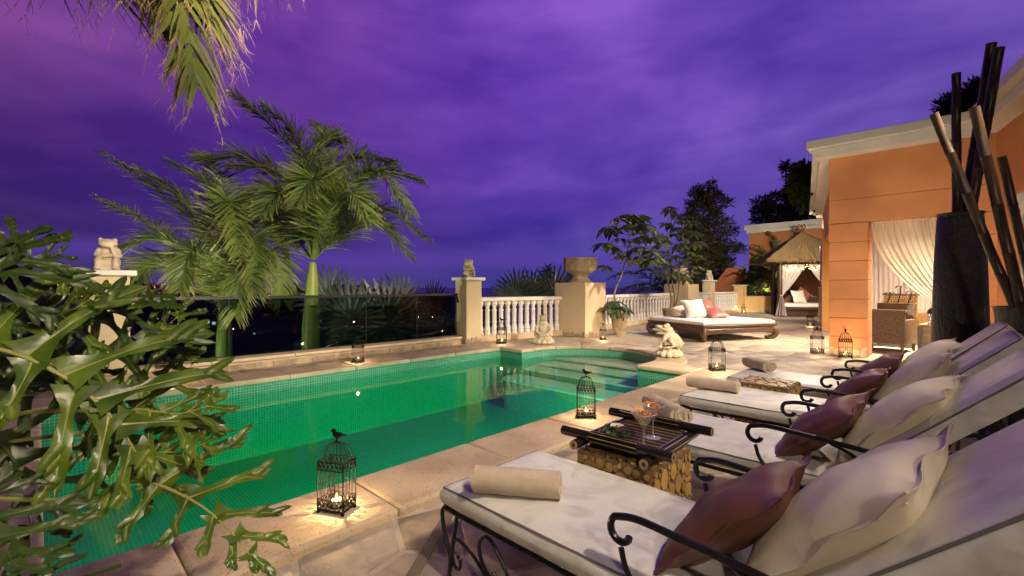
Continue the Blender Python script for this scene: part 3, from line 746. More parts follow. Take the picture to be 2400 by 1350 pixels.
# the two royal palms beyond the glass; crown hearts about 9 m off
d2 = 9.3; C2 = at(733, 610, d2)
def fl(c, dd, *ps): return [c]+[at(x, y, d) for x, y, d in ps]
F2 = [fl(C2, d2, (735, 420, 9.4), (640, 300, 9.3), (545, 218, 8.9)), fl(C2, d2, (690, 480, 9.0), (585, 375, 8.7), (462, 372, 8.3)),
      fl(C2, d2, (800, 490, 9.6), (890, 400, 9.7), (985, 425, 9.8)), fl(C2, d2, (790, 470, 9.2), (880, 400, 8.8), (960, 500, 8.4)),
      fl(C2, d2, (800, 540, 9.6), (900, 490, 9.9), (1000, 560, 10.1)), fl(C2, d2, (690, 500, 9.8), (640, 440, 10.3), (570, 470, 10.8)),
      fl(C2, d2, (745, 440, 10), (770, 330, 10.5), (740, 290, 11)), fl(C2, d2, (700, 520, 8.8), (660, 450, 8.2), (615, 500, 7.8)),
      fl(C2, d2, (760, 520, 8.7), (820, 450, 8.2), (870, 520, 7.9)), fl(C2, d2, (740, 500, 8.6), (735, 420, 8.0), (700, 470, 7.6)),
      fl(C2, d2, (780, 530, 10), (840, 470, 10.6), (920, 540, 11)), fl(C2, d2, (670, 560, 9.3), (610, 500, 9.2), (560, 560, 9.1)), fl(C2, d2, (720, 440, 9.2), (690, 320, 9.0), (620, 250, 8.8)), fl(C2, d2, (760, 450, 9.2), (830, 370, 9.2), (920, 380, 9.1)), fl(C2, d2, (710, 470, 9.1), (640, 400, 8.9), (540, 390, 8.6)), fl(C2, d2, (790, 560, 9.2), (880, 520, 9.1), (960, 600, 9)), fl(C2, d2, (680, 540, 9.5), (610, 480, 9.7), (520, 500, 9.9)), fl(C2, d2, (740, 420, 9.5), (760, 330, 9.6), (800, 330, 9.8))]
b2 = at(730, 820, d2); b2.z = -2.0
palm('royal_palm', 'taller royal palm with thick green trunk and arching fronds behind the glass screen', b2, [V((b2.x, b2.y, -2)), at(730, 960, d2), at(728, 830, d2), at(728, 770, d2), at(731, 700, d2), at(733, 660, d2), at(733, 615, d2)], [.19, .185, .17, .165, .13, .115, .07], F2, 150, .90, .026, droop=.26, seed=2)
d1 = 8.6; C1 = at(527, 745, d1)
F1 = [fl(C1, d1, (500, 600, 8.6), (400, 470, 8.5), (240, 360, 8.3)), fl(C1, d1, (480, 640, 8.3), (380, 560, 8.0), (262, 590, 7.6)), fl(C1, d1, (530, 560, 8.8), (520, 430, 9.0), (470, 360, 9.3)),
      fl(C1, d1, (580, 620, 8.8), (640, 540, 9.0), (680, 640, 9.1)), fl(C1, d1, (550, 640, 8.2), (590, 560, 7.9), (600, 680, 7.5)), fl(C1, d1, (500, 660, 8.1), (450, 590, 7.7), (420, 680, 7.3)),
      fl(C1, d1, (470, 640, 8.8), (370, 600, 9.0), (320, 660, 9.2)), fl(C1, d1, (530, 600, 8.4), (540, 470, 8.1), (560, 600, 7.4)), fl(C1, d1, (560, 600, 9.2), (600, 500, 9.8), (650, 560, 10.3)), fl(C1, d1, (510, 660, 9.2), (470, 580, 9.8), (420, 620, 10.3)), fl(C1, d1, (540, 680, 8.0), (560, 640, 7.6), (550, 740, 7.3)), fl(C1, d1, (490, 590, 8.5), (430, 470, 8.3), (330, 400, 8.1)), fl(C1, d1, (480, 640, 8.5), (360, 530, 8.4), (240, 470, 8.3)), fl(C1, d1, (520, 560, 8.5), (490, 440, 8.4), (400, 380, 8.3)), fl(C1, d1, (470, 660, 8.4), (350, 620, 8.2), (270, 700, 8.0)), fl(C1, d1, (570, 640, 8.4), (640, 590, 8.2), (660, 700, 8))]
b1 = at(525, 850, d1); b1.z = -2.1
palm('royal_palm', 'lower royal palm with drooping fronds between the frog pillar and the taller palm', b1, [V((b1.x, b1.y, -2.1)), at(525, 900, d1), at(525, 800, d1), at(527, 765, d1), at(527, 735, d1)], [.15, .145, .13, .12, .06], F1, 140, .86, .025, droop=.30, seed=3)
# the palm whose fronds hang in from above; its trunk stands beside the pool's near end
pb = V((-4.3, -1.35, TZ)); ch = V((-4.3, -1.35, 4.3))
FO = [[ch, at(150, -330, 3.3), at(330, -190, 3.0), at(425, -10, 2.8), at(462, 205, 2.7)], [ch, at(20, -200, 3.3), at(160, -110, 3.1), at(300, -60, 2.95), at(430, -20, 2.85)], [ch, at(200, -260, 3.2), at(340, -150, 3.1), at(430, -60, 3.0), at(500, 60, 3.0)], [ch, at(100, -250, 3.4), at(230, -150, 3.2), at(330, -80, 3.1), at(400, 60, 3.0)],
      [ch, at(330, -420, 3.6), at(520, -300, 3.6), at(600, -160, 3.6), at(570, -60, 3.6)], [ch, V((-5.4, -2.3, 5.0)), V((-6.4, -3.0, 4.3))], [ch, V((-3.6, -2.6, 5.1)), V((-3.0, -3.6, 4.4))], [ch, V((-5.2, -.9, 5.2)), V((-6.3, -.7, 4.9))]]
palm('feather_palm', 'palm whose yellowing fronds with frayed tips hang down over the pool', pb, [pb, pb+V((.05, 0, 2)), ch-V((0, 0, .1))], [.15, .12, .10], FO, 64, .58, .034, 'frond_near', 'bark', .75, 5, .014, .12, seed=4)

# fan palms behind the glass
def fan_leaf(mb, hub, axis, normal, R, nseg, spread=150, split=.45):
    ax = axis.normalized(); sd = ax.cross(normal).normalized(); nm = sd.cross(ax).normalized(); rr = random.Random(int(hub.x*999+hub.y*77))
    for k in range(nseg):
        a0 = R_(-spread+2*spread*k/nseg); a1 = R_(-spread+2*spread*(k+1)/nseg); am = (a0+a1)/2
        r_ = R*(.82+.18*math.cos(am*.6))*rr.uniform(.92, 1.05); f = .012*(1 if k % 2 else -1)
        def q(a, r): return hub+(ax*math.cos(a)+sd*math.sin(a))*r
        bend = nm*(-.10*R)
        n0 = mb.add([hub, q(a0, r_*split)+nm*f, q(am, r_*split)+nm*.02*R, q(a1, r_*split)+nm*f, q(am-(a1-a0)*.22, r_*.78)+bend*.4, q(am+(a1-a0)*.22, r_*.78)+bend*.4, q(am+rr.uniform(-.02, .02), r_)+bend*rr.uniform(.6, 1.6)],
               [(0, 1, 2), (0, 2, 3), (1, 4, 2), (2, 5, 3), (2, 4, 5), (4, 6, 5)])
        mb.a[n0+2] = .6
def fan_palm(label, base, leaves, seed):
    t = thing('fan_palm', label, 'palm', base); rr = random.Random(seed); ctr = V((base[0], base[1], base[2]+.9))
    MB().tube([base, ctr], [.16, .13], 9).build('trunk', 'bark', t, True)
    for (px, py, d, R, ax, face) in leaves:
        hub = at(px, py, d); axis = (at(px+ax[0]*100, py+ax[1]*100, d)-hub)
        nm = (V((0, 0, CAM_H))-hub).normalized()*face+V((rr.uniform(-.4, .4), rr.uniform(-.4, .4), .5))
        mb = MB(); mb.sm = False; mb.tube(bez(ctr, (ctr+hub)/2+V((0, 0, .2)), hub, 6), .012, 4); fan_leaf(mb, hub, axis, nm, R, 26); mb.build('fan_leaf', 'fan_leaf', t, True)
fan_palm('grey green fan palm with a broad pleated leaf behind the glass beside the palm trunk', V((-9.6, 5.3, -1.6)), [(822, 748, 10.3, 1.05, (-.6, -.8), 1), (800, 800, 10.0, .8, (-.8, .5), .6), (770, 700, 10.8, .9, (-.3, -1), .5), (850, 780, 10.4, .75, (.3, 1), .8)], 4)
fan_palm('tall grey fan palm with upright spiky leaves standing behind the glass', V((-9.7, 6.6, -1.6)), [(905, 755, 10.8, 1.15, (.05, -1), 1), (930, 720, 11.4, .95, (.2, -1), .5), (875, 730, 11.4, .95, (-.3, -1), .5), (910, 765, 10.5, .8, (.9, .3), .7), (905, 770, 10.5, .75, (.5, 1), 1), (885, 780, 10.8, .7, (-.9, .3), .6), (950, 740, 11, .8, (.9, -.4), .7)], 5)
fan_palm('fan palm with finely split pale leaf tips behind the last glass panel', V((-9.9, 8.0, -1.6)), [(1040, 770, 11.4, .7, (-.9, -.4), .5), (1050, 790, 11.6, .7, (-1, .1), .5), (1020, 720, 12, .8, (-.2, -1), .4), (1060, 775, 11.2, .6, (.8, .6), .5)], 6)
fan_palm('fan palm with upright leaves showing above the balustrade by the big urn', V((-11.6, 13.2, -1.4)), [(1215, 690, 15.4, .95, (-.3, -1), .6), (1250, 690, 15.6, .95, (.2, -1), .7), (1300, 690, 16, 1.2, (.1, -1), .6), (1330, 685, 16, 1.1, (.5, -1), .6), (1195, 695, 15, .8, (-.8, -.6), .5)], 7)

# trees with leafy clumps
def leaf_cloud(mb, c, rad, n, ls, rr, needle=False, up=.3, att=True):
    for _ in range(n):
        while True:
            p = V((rr.uniform(-1, 1), rr.uniform(-1, 1), rr.uniform(-1, 1)))
            if p.length < 1: break
        p = p*(.55+.45*rr.random())
        q = c+V((p.x*rad[0], p.y*rad[1], p.z*rad[2])); dv = (V((rr.uniform(-1, 1), rr.uniform(-1, 1), rr.uniform(-.5, 1)))+p*.8).normalized()
        sd = dv.orthogonal().normalized(); sd = (Matrix.Rotation(rr.uniform(0, 6.3), 3, dv) @ sd); l = ls*rr.uniform(.6, 1.3); ww = l*(.10 if needle else .32)
        mb.add([q, q+dv*l*.5+sd*ww, q+dv*l, q+dv*l*.5-sd*ww], [(0, 1, 2, 3)])
def tree(name, label, base, top, blobs, ls, n, m='pine', bark='bark', r0=.2, seed=1, needle=True, group=None, catg='tree'):
    t = thing(name, label, catg, base, group=group); rr = random.Random(seed)
    mb = MB(); mb.tube([base, base.lerp(top, .5)+V((rr.uniform(-.1, .1), 0, 0)), top], [r0, r0*.6, r0*.15], 8)
    for c, rad in blobs:
        k = min(.92, max(.2, (c.z-base.z-rad[2]*.6)/(top.z-base.z))); s0 = base.lerp(top, k); mb.tube(bez(s0, (s0+c)/2+V((0, 0, -.1*rad[2])), c, 6), [r0*.35, r0*.3, r0*.24, r0*.18, r0*.1, r0*.05], 5)
    mb.build('trunk', bark, t, True)
    mb = MB(); mb.sm = False
    vol = sum(r[0]*r[1]*r[2] for _, r in blobs)
    for c, rad in blobs:
        share = int(n*rad[0]*rad[1]*rad[2]/vol); sub = max(6, int(share/90))
        for _ in range(sub):
            p = V((rr.gauss(0, .5), rr.gauss(0, .5), rr.gauss(0, .5))); p = p if p.length < 1 else p.normalized()
            cc = c+V((p.x*rad[0], p.y*rad[1], p.z*rad[2])); s_ = rr.uniform(.12, .26)
            leaf_cloud(mb, cc, (rad[0]*s_+ls*.5, rad[1]*s_+ls*.5, rad[2]*s_+ls*.4), int(share/sub), ls, rr, needle)
    tag(mb.build('crown', m, t, True), kind=None); return t
def blobs(lst, d, k=1.0):
    return [(at(x, y, d+o), (rx*d/1080, rx*d/1080*.9, ry*d/1080)) for x, y, rx, ry, o in lst]
D = 30
tree('pine_tree', 'tall olive brown pine rising behind the potted trees', V(at(1655, 760, D)), at(1665, 440, D), blobs([(1640, 470, 36, 44, 0), (1665, 465, 26, 40, .5), (1692, 480, 22, 44, 0), (1630, 530, 34, 44, 0), (1670, 540, 40, 44, 0), (1695, 580, 36, 40, 0), (1640, 590, 44, 44, -.5), (1680, 640, 48, 36, 0), (1625, 650, 40, 34, 0), (1715, 540, 14, 16, 0), (1600, 600, 20, 30, 0)], D), .34, 15000, 'pine', r0=.22, seed=21)
D = 40
tree('dark_conifer', 'dark conifer with pointed top behind the far orange wall', V(at(1840, 700, D)), at(1842, 380, D), blobs([(1842, 410, 14, 34, 0), (1840, 460, 30, 30, 0), (1800, 490, 36, 28, 0), (1870, 480, 34, 34, 0), (1780, 520, 22, 14, 0), (1850, 520, 55, 24, 0), (1895, 505, 30, 30, 0)], D), .42, 12000, 'pine_dark', r0=.25, seed=22)
D = 24
tree('dark_conifer', 'dark conifer top showing above the house fascia behind the bamboo', V(at(2290, 400, D)), at(2290, 185, D), blobs([(2290, 205, 14, 22, 0), (2275, 240, 26, 26, 0), (2225, 250, 18, 30, 0), (2250, 270, 22, 20, 0), (2345, 240, 14, 30, 0), (2320, 270, 22, 20, 0)], D), .34, 7000, 'pine_dark', r0=.2, seed=23)
D = 33
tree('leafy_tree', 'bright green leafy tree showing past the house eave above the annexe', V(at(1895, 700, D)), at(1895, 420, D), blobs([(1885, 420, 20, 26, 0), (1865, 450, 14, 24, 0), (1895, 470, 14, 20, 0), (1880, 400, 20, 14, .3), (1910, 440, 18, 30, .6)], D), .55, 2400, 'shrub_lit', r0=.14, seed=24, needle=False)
D = 20
tree('dark_conifer', 'small black conifer silhouette above the balustrade by the fan palm', V(at(1280, 740, D)), at(1282, 622, D), blobs([(1282, 640, 6, 18, 0), (1290, 662, 16, 14, 0), (1262, 672, 16, 12, 0), (1280, 688, 28, 14, 0)], D), .24, 3000, 'pine_dark', r0=.1, seed=25)
D = 16
tree('dark_shrub', 'black bushy tree silhouette behind the palm trunk', V(at(690, 780, D)), at(690, 690, D), blobs([(690, 700, 34, 22, 0), (660, 720, 30, 20, 0), (850, 690, 30, 20, 2), (770, 710, 40, 20, 2)], D), .22, 3500, 'pine_dark', r0=.1, seed=26, needle=False, catg='shrub')

# feathery palms low behind the balustrade and at the far annexe
def small_palm(label, c, base, fr, n, ln, w, m, seed, droop=.3):
    t = palm('feather_palm', label, base, [base, c], [.10, .07], [[c, at(*a), at(*b_)] for a, b_ in fr], n, ln, w, m, 'bark', droop, 0, .014, .12, seed)
c = at(1560, 690, 20); small_palm('dark feathery palm with arching fronds behind the white balustrade', c, V((c.x, c.y, -1.8)), [((1500, 610, 20), (1425, 655, 19.5)), ((1520, 640, 19), (1450, 690, 18.6)), ((1540, 610, 20.5), (1490, 640, 21)), ((1590, 610, 20), (1640, 660, 20.5)), ((1520, 660, 19.5), (1470, 700, 19)), ((1580, 630, 19), (1610, 690, 18.6)), ((1560, 600, 21), (1530, 590, 21.5))], 52, .75, .05, 'frond_far', 31)
c = at(1826, 690, 23.4); small_palm('grey green feathery palm against the far orange wall beside the gazebo', c, V((c.x, c.y, .5)), [((1815, 560, 24), (1733, 592, 24)), ((1820, 590, 23.6), (1730, 630, 23.4)), ((1810, 575, 24.4), (1762, 575, 24.6)), ((1850, 560, 24), (1868, 548, 24)), ((1835, 560, 24), (1800, 545, 24.3)), ((1850, 600, 24.2), (1890, 590, 24.4))], 64, .62, .055, 'fern', 32)

# shrubs in the far planter
def shrub(label, blobs_, n, ls, m, seed, base): return tree('shrub', label, base, base+V((0, 0, .4)), blobs_, ls, n, m, r0=.03, seed=seed, needle=False, catg='shrub')
D = 24.5
shrub('tall green climbing shrub on the planter wall beside the far annexe', blobs([(1768, 640, 18, 28, 0), (1760, 665, 20, 16, 0), (1785, 625, 12, 18, 0), (1745, 640, 8, 8, 0), (1775, 610, 8, 10, 0)], D), 2600, .16, 'shrub', 41, V((-7.2, 25.6, .8)))
D = 24
shrub('rounded clipped green shrub at the end of the planter wall', blobs([(1755, 680, 18, 10, 0), (1765, 685, 14, 8, 0)], D), 2400, .09, 'shrub', 42, V((-7.4, 25.2, .8)))
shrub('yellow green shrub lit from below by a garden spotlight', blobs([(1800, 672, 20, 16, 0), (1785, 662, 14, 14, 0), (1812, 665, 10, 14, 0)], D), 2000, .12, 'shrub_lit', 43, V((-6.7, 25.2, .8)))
shrub('low green hedge seen between the gazebo curtains', blobs([(1860, 685, 30, 9, .6), (1890, 684, 24, 9, .6), (1850, 660, 16, 24, 1.4), (1885, 640, 20, 34, 2.4), (1868, 640, 14, 30, 2)], D), 3400, .12, 'shrub', 44, V((-5.3, 25.6, .8)))
gl = at(1796, 684, 23.6)
t = thing('garden_spotlight', 'small garden spotlight glowing under the yellow green shrub', 'lamp', gl)
MB().lathe([(.03, -.06), (.05, -.02), (.05, .06)], 10).build('housing', 'rail', t); MB().lathe([(.045, .055), (.03, .062), (.001, .064)], 10).build('lens', 'spot_lens', t)
point('garden_light', gl+V((.05, -.1, .12)), 26, .05, (1, .86, .40))
# spiky plant in the far urn
t = thing('spiky_plant', 'yellow striped spiky plant growing in the far urn', 'plant', (-8.1, 18.2, 1.85)); rr = random.Random(9)
for k in range(34):
    a = rr.uniform(0, 6.28); e = R_(rr.uniform(10, 75)); l = rr.uniform(.5, .95); dv = V((math.cos(a)*math.cos(e), math.sin(a)*math.cos(e), math.sin(e))); sd = dv.cross(V((0, 0, 1))).normalized()*.022
    ps = [dv*l*q-V((0, 0, 1))*.25*l*q*q for q in (0, .5, 1)]
    mb = MB(); mb.add([ps[0]-sd, ps[0]+sd, ps[1]+sd, ps[1]-sd, ps[2]], [(0, 1, 2, 3), (3, 2, 4)]); mb.build('blade', 'yellow_blade', t)

# ------------------------------------------------------------------ umbrella trees in woven stone pots
def whorl_mesh(k):
    rr = random.Random(k); mb = MB()
    nl = 8
    for i in range(nl):
        a = 2*PI*i/nl+rr.uniform(-.15, .15); l = .30*rr.uniform(.85, 1.1); dr = rr.uniform(.35, .75)
        d_ = V((math.cos(a), math.sin(a), 0)); s_ = V((-math.sin(a), math.cos(a), 0))
        def fn(u, v):
            w = .074*math.sin(PI*min(1, .06+.94*v)**1.25)*(2*u-1)
            p = d_*(.03+l*v*.95)-V((0, 0, 1))*(dr*l*v*v)+s_*w+V((0, 0, 1))*(.010-abs(2*u-1)*-.012); return p
        mb.grid(fn, 2, 5, lambda u, v: .7 if abs(u-.5) < .1 else 0)
    return mb.mesh('leaf', 'schefflera')
WH = [whorl_mesh(k) for k in range(4)]
def pot_mesh(r, h):
    b_ = MB(); b_.lathe([(r*.60, 0), (r*.60, h*.05), (r*.72, h*.30), (r*.84, h*.65), (r*.90, h*.86), (r*1.0, h*.88), (r*1.0, h), (r*.84, h), (r*.82, h*.92)], 28); return b_
def umbrella_tree(loc, r, h, label, potlabel, stems, whorls, seed, weave=True, low=None):
    p = thing('woven_stone_pot', potlabel, 'pot', loc)
    pot_mesh(r, h).build('body', 'pot', p)
    mb = MB()
    for k in range(14):
        for sg in (1, -1):
            pts = []
            for i in range(7): z = h*(.06+.76*i/6); rr_ = r*(.60+.30*(z/h)/.86)+.004; a = 2*PI*k/14+sg*i*.16; pts.append((rr_*math.cos(a), rr_*math.sin(a), z))
            mb.tube(pts, r*.045, 5)
    mb.build('weave', 'pot', p)
    MB().lathe([(r*.83, h*.90), (.001, h*.92)], 20, cap=False).build('soil', 'soil', p)
    rr = random.Random(seed)
    pm = MB().ell((0, 0, 0), (.035, .03, .02), nu=7, nv=5).mesh('pebble', 'pebble')
    for k in range(22):
        a = rr.uniform(0, 6.28); q = r*.75*math.sqrt(rr.random()); o = link('pebble', pm, p, loc=(q*math.cos(a), q*math.sin(a), h*.945)); o.rotation_euler = (0, 0, rr.uniform(0, 3)); o.scale = [rr.uniform(.8, 1.3)]*3
    t = thing('umbrella_tree', label, 'tree', (loc[0], loc[1], loc[2]+h*.92)); base = V((loc[0], loc[1], loc[2]+h*.90))
    mb = MB(); tips = []
    for s_ in stems:
        P = cat([base+V(s_[0])]+s_[1:], 5); mb.tube(P, [.030*(1-.6*i/(len(P)-1)) for i in range(len(P))], 7); tips.append(P)
    for (px, py, d) in whorls:
        hub = at(px, py, d); best = min((q for P in tips for q in P[len(P)//3:]), key=lambda q: (q-hub).length+max(0, q.z-hub.z)*1.2)
        mb.tube(bez(best, (best+hub)/2+V((0, 0, .08)), hub, 5), [.010, .008, .007, .006, .005], 4)
        o = link('leaf', rr.choice(WH), t); o.location = hub-t.location; o.rotation_euler = (rr.uniform(-.35, .35), rr.uniform(-.35, .35), rr.uniform(0, 6)); s = rr.uniform(.85, 1.25); o.scale = (s, s, s)
    mb.build('trunk', 'pale_bark', t, True); return t
rr = random.Random(77)
W1 = [(1480, 505, 12.4), (1450, 510, 12.2), (1500, 510, 12.6), (1465, 530, 12.1), (1505, 530, 12.2), (1490, 525, 12.8), (1425, 535, 12.2), (1440, 545, 12.5), (1530, 540, 12.3), (1415, 572, 12.2), (1435, 580, 12.4), (1450, 590, 12.0), (1520, 560, 12.0), (1545, 575, 12.5), (1500, 580, 12.1), (1480, 590, 12.0), (1525, 590, 12.2), (1545, 555, 12.1), (1480, 610, 11.9), (1500, 605, 12.4), (1520, 612, 12.0), (1460, 600, 12.6), (1540, 605, 12.6), (1420, 625, 12.4), (1490, 560, 12.6), (1455, 560, 12.8), (1510, 548, 12.7)]
W1 += [(1424, 718, 12.5), (1440, 708, 12.4), (1460, 722, 12.3), (1448, 726, 12.1), (1432, 726, 12.2)]
umbrella_tree((-6.60, 10.95, TZ), .24, .57, 'umbrella tree with curved pale trunk beside the broad pillar', 'woven stone pot standing against the broad pillar', [[(0, 0, 0), at(1440, 690, 12.4), at(1458, 640, 12.4), at(1472, 580, 12.4), at(1478, 510, 12.4)], [(0.03, 0, 0), at(1450, 715, 12.3)]], W1, 5)
W2 = [(1570, 490, 15.4), (1600, 510, 15.2), (1585, 505, 15.6), (1565, 525, 15.4), (1620, 520, 15.4), (1595, 535, 15.0), (1625, 545, 15.4), (1575, 550, 15.2), (1555, 565, 15.4), (1605, 560, 15.6), (1635, 570, 15.4), (1590, 575, 15.0), (1560, 590, 15.0), (1615, 590, 15.1), (1580, 600, 15.6), (1630, 600, 15.4), (1600, 615, 15), (1570, 620, 15.2), (1555, 610, 15.6), (1615, 640, 15.1), (1590, 640, 15.4), (1570, 645, 15.1), (1628, 625, 15.6), (1605, 650, 14.9)]
umbrella_tree((-6.95, 14.85, TZ), .32, .58, 'darker umbrella tree with several thin trunks behind the daybed', 'wide woven stone pot behind the daybed', [[(-.05, 0, 0), at(1572, 690, 15.4), at(1562, 640, 15.4), at(1570, 560, 15.4), at(1575, 500, 15.4)], [(.08, 0, 0), at(1590, 690, 15.3), at(1592, 640, 15.3), at(1600, 560, 15.3), at(1602, 520, 15.2)], [(0, .05, 0), at(1582, 700, 15.5), at(1575, 650, 15.6), at(1590, 600, 15.6)]], W2, 6)

# ------------------------------------------------------------------ philodendron in front
def phil_leaf(t, mid, scale, lobes_up, lobes_dn, m='leaf', seed=0, roll=0.0, pet=None, wid=1.0, side_hint=None):
    """cut-leaved blade: midrib, deep wavy lobes each with its own vein"""
    rr = random.Random(seed); P = cat(mid, 6); m_ = len(P); mb = MB()
    n_up = (V((0, 0, CAM_H))-P[m_//2]).normalized()
    n_up = (n_up+V((0, 0, .5))).normalized()
    if pet: mb.tube(cat(pet+[P[0]], 4), .011*scale, 6)
    for i in range(m_): pass
    mb.tube(P, [.0095*scale*(1-.8*i/(m_-1)) for i in range(m_)], 6)
    n_tube = len(mb.v)
    for k in range(n_tube): mb.a[k] = .8
    NL = lobes_up
    for sgn in (1, -1):
        NL = lobes_up if sgn > 0 else lobes_dn
        for k, (tt, l, ang) in enumerate(NL):
            f = tt*(m_-1); i = min(int(f), m_-2); p = P[i].lerp(P[i+1], f-i); tg = (P[i+1]-P[i]).normalized()
            sd = n_up.cross(tg).normalized()*sgn; nm = n_up+sd*rr.uniform(-.25, .25); nm.normalize()
            a = R_(ang+rr.uniform(-6, 6)); d0 = tg*math.cos(a)+sd*math.sin(a); curl = rr.uniform(-.35, .2); ph = rr.uniform(0, 6.3); lift = rr.uniform(-.12, .22); fr = rr.uniform(1.7, 2.6)
            nv, nu = 16, 8; XS = (-1, -.62, -.3, -.10, 0, .10, .3, .62, 1); l *= 1.32; w0 = (.034*scale+.068*l)*wid; teeth = [(rr.uniform(.45, .9), rr.choice((-1, 1)), rr.uniform(.1, .3)) for _ in range(2)]
            ax = [p.copy()]; dd = d0.copy()
            for q in range(nv):
                dd = (dd+tg*curl/nv*1.2-V((0, 0, 1))*.35/nv*(q/nv)*1.6).normalized(); ax.append(ax[-1]+dd*l/nv)
            def fn(u, v):
                fi = v*nv; q = min(int(fi), nv-1); c_ = ax[q].lerp(ax[q+1], fi-q); t2 = (ax[q+1]-ax[q]).normalized(); s2 = t2.cross(nm).normalized()
                x = XS[int(round(u*8))]
                prof = 1-.5*(v/.3)**.7 if v < .3 else .5+.20*(v-.3)/.42 if v < .72 else .70*math.sqrt(max(0, 1-((v-.72)/.28)**2))
                base = max(0, 1-v/.22)
                w = w0*(prof*.62+.50*base)
                for tv, ts, ta in teeth:
                    if ts*x > 0: w *= 1+ta*math.exp(-((v-tv)/.045)**2)
                wav = .13*w0*math.sin(v*fr*6+ph+x*1.5)*abs(x)**1.5
                return c_+s2*x*w+nm*(abs(x)*w*.30*(1 if lift > 0 else .4)+wav+lift*l*v*v*.4)
            mb.grid(fn, nu, nv, lambda u, v: (.95 if abs(u-.5) < .01 else 0)*(1-.55*v))
            for fg in range(rr.choice((2, 3, 3))):      # side fingers of the lobe
                v0 = rr.uniform(.55, .88); q0 = int(v0*nv); fs = rr.choice((-1, 1)); t2 = (ax[q0+1]-ax[q0]).normalized(); s2 = t2.cross(nm).normalized(); fd = (t2*.80+s2*fs*.60+nm*rr.uniform(-.1, .25)).normalized(); fl_ = l*rr.uniform(.16, .28); fw = w0*rr.uniform(.24, .32); c0 = fn(.5+.5*fs*.5, v0)
                def f2(u, v): x = 2*u-1; return c0+fd*fl_*(v-.18)+t2*fl_*.25*v*v+fd.cross(nm).normalized()*x*fw*math.sqrt(max(0, 1-v**3))+nm*(abs(x)*fw*.3+.03*fl_*math.sin(v*5+fg))
                mb.grid(f2, 4, 8, lambda u, v: (.5 if abs(u-.5) < .01 else 0)*(1-v))
    return mb.build('leaf', m, t, True)
ph_base = at(-420, 1250, 1.9); ph_base.z = TZ
phil = thing('philodendron', 'large cut-leaved philodendron overhanging the pool corner', 'plant', ph_base)
def lob(n, l0, a0, a1, t0=.04, t1=.97, peak=.35):
    return [(t0+(t1-t0)*k/(n-1), l0*(1-.62*abs((k/(n-1))-peak)/(1-peak)), a0+(a1-a0)*k/(n-1)) for k in range(n)]
crown = at(-330, 1120, 1.7)
q = lambda *p: at(*p)
phil_leaf(phil, [q(-60, 800, 1.45), q(90, 850, 1.5), q(220, 935, 1.55), q(300, 1030, 1.58), q(350, 1130, 1.6)], 1.0, lob(7, .38, 95, 30, peak=.3), lob(6, .26, 75, 25, peak=.4), seed=1, pet=[crown, q(-220, 860, 1.55)])
phil_leaf(phil, [q(290, 1112, 1.62), q(380, 1140, 1.6), q(470, 1185, 1.55), q(540, 1245, 1.5), q(585, 1300, 1.48)], .75, lob(6, .24, 80, 12, peak=.15), lob(6, .15, 95, 15, peak=.2), seed=2, pet=[crown, q(-100, 1160, 1.65), q(120, 1172, 1.65), q(240, 1160, 1.63)])
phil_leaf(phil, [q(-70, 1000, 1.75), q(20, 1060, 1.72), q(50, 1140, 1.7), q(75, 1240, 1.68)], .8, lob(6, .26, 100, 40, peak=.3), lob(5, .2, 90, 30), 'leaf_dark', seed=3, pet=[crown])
phil_leaf(phil, [q(-60, 760, 1.7), q(60, 760, 1.72), q(160, 730, 1.75), q(230, 690, 1.78)], .75, lob(6, .13, 70, 20), lob(6, .26, 85, 30, peak=.5), seed=4, pet=[crown])
phil_leaf(phil, [q(120, 860, 1.85), q(250, 830, 1.9), q(350, 790, 1.95), q(420, 740, 2.0)], .7, lob(6, .20, 85, 25), lob(6, .24, 85, 25), seed=5, pet=[crown, q(-100, 900, 1.8)])
phil_leaf(phil, [q(200, 920, 1.9), q(300, 900, 1.95), q(390, 880, 2.0), q(455, 845, 2.05)], .6, lob(6, .17, 80, 25), lob(6, .20, 85, 25), seed=6, pet=[crown, q(0, 940, 1.85)])
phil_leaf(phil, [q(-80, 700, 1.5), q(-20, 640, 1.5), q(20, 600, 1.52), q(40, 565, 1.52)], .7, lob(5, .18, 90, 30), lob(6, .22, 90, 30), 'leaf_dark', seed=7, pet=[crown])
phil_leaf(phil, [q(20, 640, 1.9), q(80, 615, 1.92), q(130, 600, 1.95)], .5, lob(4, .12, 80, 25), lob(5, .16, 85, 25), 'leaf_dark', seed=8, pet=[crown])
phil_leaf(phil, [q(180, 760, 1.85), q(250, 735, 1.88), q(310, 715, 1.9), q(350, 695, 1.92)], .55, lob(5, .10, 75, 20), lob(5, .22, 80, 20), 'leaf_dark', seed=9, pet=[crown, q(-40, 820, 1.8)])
phil_leaf(phil, [q(230, 960, 1.7), q(330, 960, 1.7), q(420, 970, 1.72), q(490, 950, 1.75)], .7, lob(5, .16, 75, 20), lob(6, .22, 85, 30), seed=10, pet=[crown, q(0, 980, 1.7)])
phil_leaf(phil, [q(250, 1010, 1.75), q(330, 1050, 1.72), q(400, 1060, 1.7), q(480, 1040, 1.7)], .7, lob(6, .17, 80, 20), lob(6, .17, 95, 30), seed=13, pet=[crown, q(0, 1040, 1.75)])
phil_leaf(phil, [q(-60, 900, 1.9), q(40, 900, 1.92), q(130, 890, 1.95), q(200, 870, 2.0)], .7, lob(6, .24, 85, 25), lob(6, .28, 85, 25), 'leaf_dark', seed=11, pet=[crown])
phil_leaf(phil, [q(-90, 1180, 1.25), q(-10, 1260, 1.2), q(40, 1330, 1.15)], .6, lob(5, .18, 80, 25), lob(5, .2, 80, 25), 'leaf_dark', seed=12, pet=[crown])
